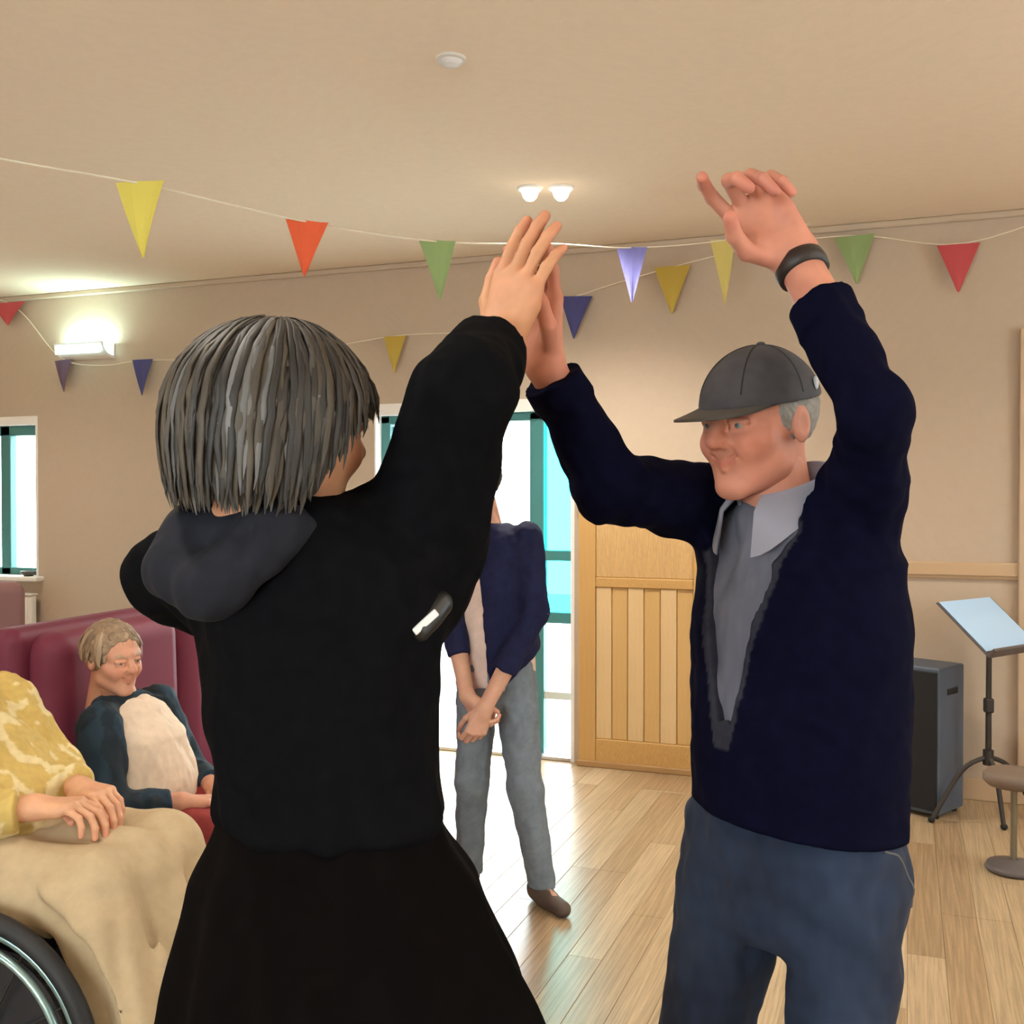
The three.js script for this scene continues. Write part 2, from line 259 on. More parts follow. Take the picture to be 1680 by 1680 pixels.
// ---------- lamps ----------
const glow = (c, i) => new THREE.MeshStandardMaterial({ color: 0x000000, emissive: c, emissiveIntensity: i, roughness: 0.5 });
function uplighter(x, y, z, turn, colour, power, label, front) {
  const t = thing('wall_light', label, 'wall light', [x, y, z], turn, 'wall uplighters');
  const s = new THREE.Shape(); s.moveTo(0, -0.055); s.quadraticCurveTo(0.12, -0.05, 0.13, 0.045); s.lineTo(0.118, 0.045); s.quadraticCurveTo(0.11, -0.038, 0, -0.04); s.closePath();
  obj('trough', new THREE.ExtrudeGeometry(s, { depth: 0.41, bevelEnabled: false, curveSegments: 10 }).rotateY(-Math.PI / 2).translate(0.205, 0, 0).scale(1, 1, 1), mat(lin(0.85, 0.85, 0.83), 0.5), t);
  obj('back_plate', rspan(-0.205, 0.205, -0.055, 0.045, 0, 0.012, 0.004), M.white, t);
  obj('lamp_lens', rspan(-0.2, 0.2, 0.02, 0.034, 0.012, 0.116, 0.004), glow(colour, front), t);
  if (front > 1.5) obj('lamp_front', rspan(-0.19, 0.19, -0.03, 0.03, 0.125, 0.137, 0.005), glow(colour, 2.4), t);
  const l = new THREE.RectAreaLight(colour, power, 0.4, 0.1); l.position.set(0, 0.037, 0.064); l.rotation.x = Math.PI / 2; l.name = 'wall_light'; t.add(l);
  if (front > 1.5) { const f = new THREE.RectAreaLight(colour, power * 0.25, 0.38, 0.06); f.position.set(0, 0, 0.14); f.rotation.y = Math.PI; f.name = 'wall_light'; t.add(f); }
  return t;
}
uplighter(-5.25, 2.53, ZB, 0, LAMP_COOL, 24, 'glowing white uplighter on the back wall above the window corner', 3);
// the same fittings on the walls outside the frame
for (const [x, z, turn, w] of [[XL, -3.6, 1, 'left wall, far end'], [XL, -0.2, 1, 'left wall, near end'], [XR, -4.9, -1, 'right wall, far end'], [XR, -1.7, -1, 'right wall between its windows'], [XR, 1.7, -1, 'right wall, near end']])
  uplighter(x, 2.3, z, turn * Math.PI / 2, LAMP_WARM, UP_POWER * (x > 0 ? 7.5 : 6), 'white wall uplighter on the ' + w, 1.4);
for (const [x, w] of [[-5.4, 'left of'], [2.0, 'right of']]) uplighter(x, 2.3, ZF, Math.PI, LAMP_WARM, UP_POWER * 6, 'white wall uplighter ' + w + ' the rear window', 1.4);
function downlight(x, z, label, power = SPOT_POWER) {
  const t = thing('ceiling_spotlight', label, 'spotlight', [x, H, z], 0, 'ceiling spotlights');
  obj('trim_ring', lathe([[0.038, -0.004], [0.05, -0.012], [0.06, -0.006], [0.062, 0.0]], 28), M.white, t);
  obj('lamp_lens', lathe([[0, -0.062], [0.018, -0.058], [0.032, -0.044], [0.04, -0.02], [0.04, -0.002]], 24), glow(lin(1, 0.9, 0.7), 2.5), t);
  const l = new THREE.SpotLight(LAMP_WARM, power, 0, THREE.MathUtils.degToRad(70), 0.6, 2); l.position.set(0, -0.03, 0); l.target.position.set(0, -2, 0); l.castShadow = true; l.shadow.radius = 2; l.name = 'ceiling_spotlight'; t.add(l, l.target);
}
downlight(-1.62, -4.57, 'left of the two lit ceiling spotlights above the raised hands', 5); downlight(-1.485, -4.615, 'right of the two lit ceiling spotlights above the raised hands', 5);
[[-5.3, -4.2, 'far left'], [1.4, -4.6, 'far right'], [-4.6, -1.6, 'middle left'], [-1.55, -1.2, 'overhead'], [1.4, -1.6, 'middle right'], [-3.2, 1.2, 'rear left'], [0.6, 1.2, 'rear right']].forEach(([x, z, w]) => downlight(x, z, 'recessed ceiling spotlight outside the picture, ' + w));
{
  const t = thing('smoke_detector', 'small round white smoke detector on the ceiling', 'smoke detector', [-1.384, H, -3.134]);
  obj('base', lathe([[0, -0.010], [0.045, -0.010], [0.05, 0]], 32), mat(lin(0.7, 0.68, 0.64), 0.6), t);
  obj('sensor_dome', lathe([[0, -0.026], [0.02, -0.025], [0.032, -0.02], [0.038, -0.010]], 32), mat(lin(0.68, 0.67, 0.66), 0.6), t);
}

// ---------- bunting ----------
const fabricBump = tex(64, 64, (u, v) => { const c = 0.5 + 0.25 * Math.sin(u * Math.PI * 32) * Math.sin(v * Math.PI * 32); return [c, c, c]; }, 30, 30, false);
function flagGeo(w, h) {          // a thin pennant with a slight billow and a hemmed top
  const s = new THREE.Shape(); s.moveTo(-w / 2, 0); s.lineTo(w / 2, 0); s.lineTo(0.006, -h); s.lineTo(-0.006, -h); s.closePath();
  const g = new THREE.ExtrudeGeometry(s, { depth: 0.0012, bevelEnabled: false, steps: 1 });
  return g;
}
function pennant(w, h, bend) {
  const n = 8, m = 6, P = [], I = [];
  for (const side of [0, 1]) for (let j = 0; j <= n; j++) for (let i = 0; i <= m; i++) { const v = j / n, u = i / m - 0.5, x = u * w * (1 - v * 0.96), y = -v * h; P.push(x, y, bend * Math.sin(v * 2.4) + 0.25 * bend * Math.cos(u * 7 + 1) + (side ? 0.0014 : 0)); }
  const N = (n + 1) * (m + 1);
  for (let j = 0; j < n; j++) for (let i = 0; i < m; i++) { const a = j * (m + 1) + i, b = a + 1, c = a + m + 1, d = c + 1; I.push(a, b, d, a, d, c, N + a, N + d, N + b, N + a, N + c, N + d); }
  const g = new THREE.BufferGeometry(); g.setAttribute('position', new THREE.Float32BufferAttribute(P, 3)); g.setAttribute('uv', new THREE.Float32BufferAttribute(P.flatMap((_, i) => (i % 3 === 0 ? [P[i], P[i + 1]] : [])), 2)); g.setIndex(I); const h2 = g.toNonIndexed(); h2.computeVertexNormals(); return h2;
}
const FC = { yellow: [0.80, 0.70, 0.14], orange: [0.82, 0.13, 0.045], green: [0.30, 0.42, 0.17], violet: [0.24, 0.24, 0.62], olive: [0.58, 0.42, 0.07], gold: [0.66, 0.56, 0.17], navy: [0.07, 0.07, 0.24], plum: [0.16, 0.10, 0.16], red: [0.58, 0.08, 0.09] };
const FM = Object.fromEntries(Object.entries(FC).map(([k, c]) => [k, mat(lin(...c), 0.85, { transmission: 0.18, thickness: 0, bumpMap: fabricBump, bumpScale: 0.0003 })]));
function bunting(label, cordPts, flags, turnFn) {
  const c0 = cordPts[0], t = thing('bunting', label, 'bunting', c0, 0, 'strings of bunting'), loc = (p) => [p[0] - c0[0], p[1] - c0[1], p[2] - c0[2]];
  obj('cord', tube(cordPts.map(loc), 0.0035, 6, false, 80), mat(lin(0.75, 0.68, 0.55), 0.8), t);
  for (const [p, colour, w, h, turn, bend, roll] of flags) { const f = obj('flag', pennant(w, h, bend), FM[colour], t); f.position.set(...loc(p)); f.rotation.set(0, turn, roll ?? 0); f.userData.label = colour + ' pennant'; }
}
bunting('string of large bright pennants sagging across the room from the left', [[-2.682, 2.558, -2.2], [-2.518, 2.532, -2.39], [-2.285, 2.526, -2.722], [-1.996, 2.508, -3.257], [-1.77, 2.559, -3.875], [-1.485, 2.681, -4.569], [-1.257, 2.747, -5.028], [-0.878, 2.844, -5.437], [-0.459, 2.952, -5.679]], [
  [[-2.281, 2.532, -2.724], 'yellow', 0.155, 0.245, 0.35, 0.02, 0.06],
  [[-1.996, 2.512, -3.257], 'orange', 0.15, 0.2, 0.5, 0.02, -0.05],
  [[-1.77, 2.564, -3.875], 'green', 0.15, 0.24, 0.6, 0.02, 0.03],
  [[-1.255, 2.75, -5.029], 'violet', 0.15, 0.27, 0.3, 0.015, 0],
  [[-0.881, 2.847, -5.436], 'gold', 0.13, 0.33, 0.5, 0.015, 0.03],
]);
bunting('string of smaller dark and faded pennants pinned along the back wall', [[-6.727, 3.03, -5.718], [-5.913, 2.888, -5.718], [-5.447, 2.479, -5.718], [-5.105, 2.422, -5.718], [-4.773, 2.44, -5.718], [-3.887, 2.408, -5.718], [-2.896, 2.503, -5.718], [-2.291, 2.513, -5.718], [-1.749, 2.667, -5.718], [-1.207, 2.788, -5.718], [-0.713, 2.864, -5.718], [-0.248, 2.879, -5.718], [0.247, 2.794, -5.718], [0.658, 2.884, -5.718]], [
  [[-5.93, 2.901, -5.713], 'red', 0.3, 0.16, 0, 0.01, 0],
  [[-5.442, 2.474, -5.713], 'plum', 0.15, 0.22, 0, 0.01, 0.05],
  [[-4.769, 2.447, -5.713], 'navy', 0.17, 0.24, 0, 0.01, 0],
  [[-3.883, 2.407, -5.713], 'gold', 0.17, 0.24, 0, 0.01, 0],
  [[-2.893, 2.502, -5.713], 'olive', 0.15, 0.22, 0, 0.01, 0],
  [[-2.289, 2.512, -5.713], 'red', 0.16, 0.23, 0, 0.01, 0],
  [[-1.748, 2.666, -5.713], 'navy', 0.19, 0.24, 0, 0.01, -0.05],
  [[-1.199, 2.793, -5.713], 'olive', 0.2, 0.26, 0, 0.01, 0],
  [[-0.248, 2.878, -5.713], 'green', 0.2, 0.25, 0, 0.01, 0.05],
  [[0.246, 2.793, -5.713], 'red', 0.2, 0.24, 0, 0.01, 0],
]);

// ---------- people ----------
const unit = (v) => { const l = Math.hypot(...v); return v.map((q) => q / l); };
const cross = (a, b) => [a[1] * b[2] - a[2] * b[1], a[2] * b[0] - a[0] * b[2], a[0] * b[1] - a[1] * b[0]];
const add = (a, b, s = 1) => [a[0] + b[0] * s, a[1] + b[1] * s, a[2] + b[2] * s];
const mixp = (a, b, t) => [a[0] + (b[0] - a[0]) * t, a[1] + (b[1] - a[1]) * t, a[2] + (b[2] - a[2]) * t];
function frame(origin, f, roll = 0) {                       // z looks along f, y up
  const Z = unit(f), X0 = unit(cross([0, 1, 0], Z)), Y0 = cross(Z, X0), c = Math.cos(roll), s = Math.sin(roll);
  const X = add(X0.map((v) => v * c), Y0, s), Y = add(Y0.map((v) => v * c), X0, -s);
  return new THREE.Matrix4().makeBasis(V(...X), V(...Y), V(...Z)).setPosition(...origin);
}
const SKIN = (base) => (x, y, z) => { const n = 1 + 0.10 * noise(x * 28, y * 28, z * 28) + 0.06 * noise(x * 90, y * 90, z * 90); return [base[0] * n, base[1] * n * (1 + 0.05 * noise(x * 20 + 9, y * 20, z * 20)), base[2] * n]; };
// a head in its own frame: ears at x = +-0.077, chin at y = -0.115, face towards +z
function headField(o = {}) {
  const w = o.wide ?? 1, L = [
    ell([0, 0.03, -0.012], [0.076 * w, 0.088, 0.097]), ell([0, -0.035, 0.024], [0.062 * w, 0.076, 0.066]),
    rc([0.04 * w, -0.066, 0.012], [0.012, -0.1, 0.064], 0.026, 0.019), rc([-0.04 * w, -0.066, 0.012], [-0.012, -0.1, 0.064], 0.026, 0.019),
    rc([0.036 * w, -0.03, 0.066], [0.046 * w, -0.022, 0.05], 0.021, 0.02), rc([-0.036 * w, -0.03, 0.066], [-0.046 * w, -0.022, 0.05], 0.021, 0.02),
    rc([0.008, 0.025, 0.084], [0.046 * w, 0.021, 0.062], 0.0105, 0.011), rc([-0.008, 0.025, 0.084], [-0.046 * w, 0.021, 0.062], 0.0105, 0.011),
    rc([0, -0.06, -0.028], [0, -0.2, -0.05], 0.054 * w, o.neck ?? 0.06),
  ];
  let base = join(L, 0.022);
  for (const s of [-1, 1]) base = sub(base, ell([s * 0.031, 0.003, 0.097], [0.019, 0.012, 0.02]), 0.012);
  const fine = [rc([0, 0.014, 0.088], [0, -0.023, 0.108], 0.0085, 0.0135), rc([0.011, -0.027, 0.094], [0.013, -0.027, 0.09], 0.0095, 0.009), rc([-0.011, -0.027, 0.094], [-0.013, -0.027, 0.09], 0.0095, 0.009)];
  let f = (x, y, z) => { let d = base(x, y, z); for (const q of fine) d = smin(d, q(x, y, z), 0.01); return d; };
  const s = o.smile ?? 0.006, lipU = join([rc([-0.021, -0.0575 + s, 0.0755], [0, -0.058, 0.0845], 0.0048, 0.0054), rc([0.021, -0.0575 + s, 0.0755], [0, -0.058, 0.0845], 0.0048, 0.0054)], 0.005), lipL = join([rc([-0.019, -0.0625 + s, 0.0755], [0, -0.0675, 0.0835], 0.0044, 0.0055), rc([0.019, -0.0625 + s, 0.0755], [0, -0.0675, 0.0835], 0.0044, 0.0055)], 0.005);
  const groove = join([rc([-0.025, -0.0595 + s * 1.2, 0.083], [0, -0.0635, 0.1], 0.0022, 0.0026), rc([0.025, -0.0595 + s * 1.2, 0.083], [0, -0.0635, 0.1], 0.0022, 0.0026)], 0.003), crease = join([rc([0.018, -0.028, 0.098], [0.034, -0.058, 0.082], 0.0022, 0.002), rc([-0.018, -0.028, 0.098], [-0.034, -0.058, 0.082], 0.0022, 0.002)], 0.002);
  const lids = join([rc([-0.043, 0.0048, 0.0775], [-0.02, 0.0062, 0.0845], 0.0062, 0.0066), rc([0.043, 0.0048, 0.0775], [0.02, 0.0062, 0.0845], 0.0062, 0.0066), rc([-0.042, -0.006, 0.0775], [-0.02, -0.0055, 0.083], 0.0048, 0.0052), rc([0.042, -0.006, 0.0775], [0.02, -0.0055, 0.083], 0.0048, 0.0052)], 0.004);
  const ear = (k) => sub(ell([k * 0.0765 * w, -0.004, -0.010], [0.0105, 0.029, 0.0175]), ell([k * 0.087 * w, -0.001, -0.006], [0.0085, 0.018, 0.010]), 0.006), e1 = ear(1), e2 = ear(-1);
  return (x, y, z) => {
    let d = f(x, y, z); if (d > 0.06 || d < -0.03) return d;
    d = smin(d, lipU(x, y, z), 0.006); d = smin(d, lipL(x, y, z), 0.006); d = smax(d, -groove(x, y, z), 0.004); d = smax(d, -crease(x, y, z), 0.006); d = smin(d, lids(x, y, z), 0.004);
    d = smin(d, Math.min(e1(x, y, z), e2(x, y, z)), 0.006); return d;
  };
}
function headGeo(M4, skin, o = {}) {
  const f = headField(o), tone = SKIN(skin), brow = o.brow ?? [0.3, 0.26, 0.22];
  const col = (x, y, z) => {
    let c = tone(x, y, z); const ax = Math.abs(x), mixc = (t, q) => { c = c.map((v, i) => v + (q[i] - v) * t); };
    if (z > 0.05) {
      const lip = Math.exp(-((y + 0.0625 - 0.006 * (ax / 0.02)) ** 2) / 0.00005) * (ax < 0.024 ? 1 : 0); mixc(0.55 * lip, [skin[0] * 0.85, skin[1] * 0.45, skin[2] * 0.45]);
      const blush = Math.exp(-((ax - 0.04) ** 2 + (y + 0.03) ** 2) / 0.0006) + 0.9 * Math.exp(-(ax * ax + (y + 0.022) ** 2) / 0.0002); mixc(Math.min(0.5, 0.4 * blush), [skin[0] * 1.0, skin[1] * 0.62, skin[2] * 0.6]);
      const by = 0.026 - (ax - 0.03) ** 2 * 4; if (ax > 0.012 && ax < 0.048 && Math.abs(y - by) < 0.0045 && noise(x * 300, y * 120, z * 300) > -0.25) mixc(0.8, brow);
    }
    return c;
  };
  const g = [meshOf(f, [-0.105, -0.2, -0.125], [0.105, 0.13, 0.13], o.cell ?? 0.0035, col)];
  for (const s of [-1, 1]) g.push(tint(new THREE.SphereGeometry(0.0112, 20, 14).translate(s * 0.031, 0.0012, 0.0762), (x, y, z) => { const r = Math.hypot(x - s * 0.031, y - 0.0012); return z < 0.082 ? [0.34, 0.28, 0.24] : r < 0.0022 ? [0.01, 0.01, 0.01] : r < 0.0052 ? [0.1, 0.14, 0.16] : [0.34, 0.28, 0.24]; }));
  return merged(g).applyMatrix4(M4);
}
// a hand: w wrist, u towards the knuckles, n out of the palm, left or right; curl gives three bends for each of four fingers
function handGeo({ w, u, n, left, elbow, curl, spread = [0.12, 0.03, -0.05, -0.14], thumb = [[0.55, 0.75, 0.35], [0.8, 0.5, 0.3], [0.9, 0.25, 0.3]], s = 1, skin, wristR = 0.027, armR = 0.036 }) {
  u = unit(u); n = unit(add(n, u, -(n[0] * u[0] + n[1] * u[1] + n[2] * u[2]))); const t = left ? cross(n, u) : cross(u, n);
  const at = (a, b, c) => add(add(add(w, u, a * s), t, b * s), n, c * s), palm = [], parts = [], pts = [w];
  const KU = [0.092, 0.095, 0.089, 0.08], KT = [0.031, 0.0105, -0.0105, -0.030], LN = [[0.042, 0.026, 0.02], [0.047, 0.03, 0.021], [0.043, 0.028, 0.021], [0.034, 0.021, 0.019]], RD = [0.0098, 0.0102, 0.0096, 0.0084];
  for (let i = 0; i < 4; i++) {
    const k = at(KU[i], KT[i], -0.002); palm.push(rc(at(0.008, KT[i] * 0.5, 0), k, 0.0155 * s, 0.0118 * s));
    let p = k, a = 0; const ch = [];
    for (let j = 0; j < 3; j++) { a += curl[i][j]; const d = unit(add(add(u.map((v) => v * Math.cos(a)), n, Math.sin(a)), t, spread[i] * Math.max(0.1, Math.cos(a)))), q = add(p, d, LN[i][j] * s); ch.push(rc(p, q, RD[i] * s * (1 - 0.07 * j), RD[i] * s * (0.93 - 0.09 * j))); p = q; pts.push(q); }
    parts.push(join(ch, 0.003));
  }
  palm.push(rc(at(0.012, 0.016, 0.006), at(0.045, 0.03, 0.012), 0.016 * s, 0.014 * s), rc(at(0.012, -0.014, 0.006), at(0.06, -0.026, 0.006), 0.014 * s, 0.011 * s));
  let p = at(0.022, 0.026, 0.008); const ch = [], tl = [0.044, 0.033, 0.026];
  thumb.forEach(([a, b, c], j) => { const d = unit(add(add(u.map((v) => v * a), t, b), n, c)), q = add(p, d, tl[j] * s); ch.push(rc(p, q, (0.0135 - 0.0015 * j) * s, (0.012 - 0.0016 * j) * s)); p = q; pts.push(q); });
  parts.push(join(ch, 0.004));
  palm.push(rc(elbow, w, armR, wristR * s), rc(w, at(0.02, 0, 0), wristR * 0.9 * s, 0.022 * s));
  const P = join(palm, 0.016), f = (x, y, z) => { let d = P(x, y, z); for (const q of parts) d = smin(d, q(x, y, z), 0.0045); return d; };
  pts.push(add(w, unit(add(w, elbow, -1)), -0.12)); const lo = [0, 1, 2].map((i) => Math.min(...pts.map((q) => q[i])) - 0.045), hi = [0, 1, 2].map((i) => Math.max(...pts.map((q) => q[i])) + 0.045);
  const tips = pts.filter((_, i) => [3, 6, 9, 12, 15].includes(i)), tone = SKIN(skin);
  return meshOf(f, lo, hi, 0.003, (x, y, z) => { const c = tone(x, y, z); let m = 0; for (const q of tips) m = Math.max(m, Math.exp(-((x - q[0]) ** 2 + (y - q[1]) ** 2 + (z - q[2]) ** 2) / 0.0004)); return [c[0], c[1] * (1 - 0.14 * m), c[2] * (1 - 0.1 * m)]; });
}
const bounds = (pts, r) => [[0, 1, 2].map((i) => Math.min(...pts.map((q) => q[i])) - r), [0, 1, 2].map((i) => Math.max(...pts.map((q) => q[i])) + r)];
const vc = (rough = 0.85, extra = {}) => new THREE.MeshPhysicalMaterial({ color: 0xffffff, vertexColors: true, roughness: rough, ...extra });
const skinM = vc(0.55, { specularIntensity: 0.6 });
const cloth = (c, amp = 0.18, f = 40) => (x, y, z) => { const n = 1 + amp * noise(x * f, y * f, z * f) + amp * 0.8 * noise(x * f * 3, y * f * 3, z * f * 3); return c.map((v) => v * n); };
function person(label, o) { const t = thing('person', label, 'person', toRoom(o[0], 0, o[2]), YAW); t.userData.o = o; return t; }
const wear = (t, name, geo, m, parent, label) => { const o = t.userData.o, b = obj(name, geo.translate(-o[0], 0, -o[2]), m, parent ?? t); if (label) b.userData.label = label; return b; };
// hair locks that fall from a crown over a skull-shaped shell (given in the head's frame)
function locks(M4, { n, crown, r, len, open = 0, openR = open, mid = len, fringe = 0, width = 0.018, colours, flare = 0, drop = 0, jitter = 0.006, tuck = 0.9 }) {
  const gs = [];
  for (let i = 0; i < n; i++) {
    const az = (i / n) * Math.PI * 2 + rr(-0.06, 0.06), front = Math.abs(Math.atan2(Math.sin(az), Math.cos(az)));   // 0 is the face
    const lay = rr(0.86, 1.0), sa = Math.atan2(Math.sin(az), Math.cos(az)), isF = front < open, L = isF ? fringe * rr(0.85, 1.1) : sa < 0 && front < openR ? (mid + (len - mid) * (front - open) / (openR - open)) * rr(0.96, 1.04) : len * rr(0.9, 1.03), pts = [], steps = 13, start = rr(0.02, 0.5);
    if (isF && fringe <= 0) continue;
    const wob = rr(-0.25, 0.25), j = () => rr(-jitter, jitter);
    for (let k = 0; k <= steps; k++) {
      const s = start + (L - start) * (k / steps), th = Math.min(s, 1.62), ex = Math.max(0, s - 1.62), a = az + wob * (k / steps) * 0.5;
      const R = lay * (1 + flare * Math.min(1, Math.max(0, (s - 0.8)))) - ex * ex * tuck;
      pts.push([crown[0] + Math.sin(th) * Math.sin(a) * r[0] * R + j() * 0.5, crown[1] + Math.cos(th) * r[1] * lay - ex * (r[1] + drop), crown[2] + Math.sin(th) * Math.cos(a) * r[2] * R + j() * 0.5]);
    }
    const curve = new THREE.CatmullRomCurve3(pts.map((p) => V(...p))), P = [], I = [], C = [], seg = 16, sd = 6, base = colours(az, rnd()), ax = V(0, 0, 0);
    for (let k = 0; k <= seg; k++) {
      const t = k / seg, c = curve.getPoint(t), tg = curve.getTangent(t), out = c.clone().sub(V(crown[0], c.y > crown[1] ? crown[1] - 0.04 : c.y, crown[2])).normalize(); ax.crossVectors(tg, out).normalize(); out.crossVectors(ax, tg).normalize();
      const wd = width * (0.55 + 0.6 * Math.sin(Math.min(1, t * 1.6) * Math.PI * 0.5)) * (t > 0.75 ? 1 - ((t - 0.75) / 0.25) ** 2 * 0.92 : 1) * (t < 0.08 ? 0.5 : 1);
      for (let q = 0; q < sd; q++) { const b = (q / sd) * Math.PI * 2; const v = c.clone().addScaledVector(ax, Math.cos(b) * wd * 0.5).addScaledVector(out, Math.sin(b) * wd * 0.2); P.push(v.x, v.y, v.z); const m = 1 + 0.12 * Math.sin(t * 9 + i); C.push(base[0] * m, base[1] * m, base[2] * m); }
    }
    for (let k = 0; k < seg; k++) for (let q = 0; q < sd; q++) { const a = k * sd + q, b = k * sd + (q + 1) % sd; I.push(a, b, b + sd, a, b + sd, a + sd); }
    const g = new THREE.BufferGeometry(); g.setAttribute('position', new THREE.Float32BufferAttribute(P, 3)); g.setAttribute('color', new THREE.Float32BufferAttribute(C, 3)); g.setAttribute('uv', new THREE.Float32BufferAttribute(new Float32Array(P.length / 3 * 2), 2)); g.setIndex(I); g.computeVertexNormals(); gs.push(g);
  }
  return merged(gs).applyMatrix4(M4);
}
const shoeGeo = (heel, toe, s = 1) => { const f = join([rc(add(heel, [0, 0.035, 0]), add(toe, [0, 0.028, 0]), 0.034 * s, 0.03 * s), rc(add(heel, [0, 0.06, 0]), mixp(add(heel, [0, 0.05, 0]), toe, 0.45), 0.034 * s, 0.03 * s)], 0.03); return meshOf(cut(f, [0, 0.002, 0], [0, -1, 0]), ...bounds([heel, toe, add(heel, [0, 0.1, 0])], 0.05), 0.006); };

// ===== the dancer in the cap =====
{
  const o = [0.48, 0, -1.75], f = [-0.85, 0.53], skin = [0.54, 0.225, 0.155];
  const t = person('person in a dark baseball cap and navy jumper dancing with both arms raised', o);
  const SR = [0.3692, 1.512, -1.87], ER = [0.1579, 1.547, -1.7], WR = [0.05016, 1.735, -1.63], SL = [0.5485, 1.504, -1.64], EL = [0.5199, 1.652, -1.5], WL = [0.4428, 1.901, -1.64];
  const hipR = [0.40, 0.94, -1.83], kneeR = [0.315, 0.52, -1.77], ankR = [0.285, 0.09, -1.82], hipL = [0.545, 0.94, -1.70], kneeL = [0.505, 0.52, -1.64], ankL = [0.495, 0.09, -1.70], toeR = [0.16, 0, -1.76], toeL = [0.36, 0, -1.60];
  const headC = [0.4025, 1.651, -1.72], HM = frame(headC, [-0.80, -0.09, 0.58], -0.04), neckB = [0.455, 1.47, -1.745];
  // body under the clothes
  const trunk = stack([[0.84, 0.475, -1.76, 0.15, 0.115], [1.0, 0.475, -1.76, 0.145, 0.115], [1.2, 0.475, -1.755, 0.155, 0.12], [1.38, 0.475, -1.755, 0.165, 0.11], [1.50, 0.47, -1.75, 0.12, 0.07]], f);
  const limbs = [trunk, rc(SR, ER, 0.046, 0.038), rc(ER, WR, 0.036, 0.026), rc(SL, EL, 0.046, 0.038), rc(EL, WL, 0.036, 0.026), rc(neckB, add(headC, [0.02, -0.07, -0.01]), 0.06, 0.056), rc(hipR, kneeR, 0.075, 0.05), rc(kneeR, ankR, 0.05, 0.034), rc(hipL, kneeL, 0.075, 0.05), rc(kneeL, ankL, 0.05, 0.034), rc(add(ankR, [0, -0.03, 0]), add(toeR, [0, 0.035, 0]), 0.032, 0.024), rc(add(ankL, [0, -0.03, 0]), add(toeL, [0, 0.035, 0]), 0.032, 0.024)];
  const body = join(limbs, 0.03), toneB = SKIN(skin);
  const all = [SR, ER, WR, SL, EL, WL, ankR, ankL, toeR, toeL, neckB, add(headC, [0, -0.08, 0])];
  const hr = handGeo({ w: WR, u: [-0.06, 1, 0.06], n: [-0.8, 0.05, 0.6], left: false, elbow: mixp(ER, WR, 0.3), curl: [[0.15, 0.2, 0.2], [0.2, 0.25, 0.2], [0.3, 0.35, 0.3], [0.35, 0.4, 0.3]], thumb: [[0.65, 0.55, 0.5], [0.85, 0.2, 0.45], [0.9, 0, 0.4]], s: 1.06, skin, armR: 0.037 });
  const hl = handGeo({ w: WL, u: [-0.66, 0.74, 0.12], n: [0.05, -0.1, 1], left: true, elbow: mixp(EL, WL, 0.3), curl: [[0.3, 0.45, 0.35], [0.6, 1.1, 0.8], [0.75, 1.25, 0.8], [0.85, 1.3, 0.8]], spread: [0.16, 0.04, -0.04, -0.1], thumb: [[0.7, 0.6, 0.45], [0.9, 0.15, 0.6], [0.8, -0.2, 0.6]], s: 1.2, skin, armR: 0.036 });
  const face = headGeo(HM, skin, { smile: 0.010, neck: 0.063, brow: [0.34, 0.25, 0.2], wide: 1.04 });
  wear(t, 'body', merged([meshOf(body, ...bounds(all, 0.13), 0.011, toneB), face, hr, hl]), skinM);
  // jeans
  const denim = (x, y, z) => { const n = noise(x * 7, y * 5, z * 7), m = noise(x * 60, y * 22, z * 60), w = noise(x * 4, y * 38, z * 4), fade = Math.max(0, Math.min(1, 0.45 + 0.9 * n + 0.3 * w + 0.25 * m)); return [0.006 + 0.012 * fade, 0.0125 + 0.021 * fade, 0.034 + 0.040 * fade]; };
  let jeans = join([stack([[0.80, 0.475, -1.765, 0.155, 0.125], [0.90, 0.475, -1.765, 0.178, 0.148], [1.0, 0.475, -1.76, 0.17, 0.14], [1.08, 0.475, -1.76, 0.16, 0.13]], f), rc(hipR, kneeR, 0.10, 0.073), rc(kneeR, add(ankR, [0, -0.03, 0]), 0.073, 0.062), rc(hipL, kneeL, 0.10, 0.073), rc(kneeL, add(ankL, [0, -0.03, 0]), 0.073, 0.062)], 0.035);
  jeans = cut(rough(jeans, 0.010, 14, 0.005, 34), [0, 0.055, 0], [0, -1, 0]);
  const jm = wear(t, 'jeans', meshOf(jeans, ...bounds([hipR, hipL, ankR, ankL, [0.475, 1.08, -1.76]], 0.21), 0.0085, denim), vc(0.92));
  // pocket and seams
  { const pts = []; for (let i = 0; i <= 12; i++) { const a = i / 12, y = 0.985 - 0.11 * a, ang = -0.55 - 0.5 * Math.sqrt(a); let lo = 0.05, hi = 0.3; const d = [Math.sin(ang) * -1, 0, Math.cos(ang)]; for (let k = 0; k < 24; k++) { const m = (lo + hi) / 2; if (jeans(0.475 + d[0] * m, y, -1.76 + d[2] * m) < 0) lo = m; else hi = m; } pts.push(V(0.475 + d[0] * lo, y, -1.76 + d[2] * lo)); } wear(t, 'pocket_seam', tube(pts, 0.0022, 6), mat(lin(0.10, 0.10, 0.11), 0.9), jm); }
  // shirt under the jumper
  const shirtC = (x, y, z) => { const n = 1 + 0.16 * noise(x * 60, y * 14, z * 60) + 0.1 * noise(x * 160, y * 30, z * 160); return [0.115 * n, 0.115 * n, 0.15 * n]; };
  let shirt = stack([[1.02, 0.475, -1.755, 0.168, 0.142], [1.2, 0.475, -1.755, 0.176, 0.148], [1.36, 0.475, -1.755, 0.182, 0.135], [1.47, 0.468, -1.752, 0.15, 0.10], [1.525, 0.452, -1.742, 0.085, 0.078]], f);
  shirt = rough(shirt, 0.006, 20, 0.003, 45);
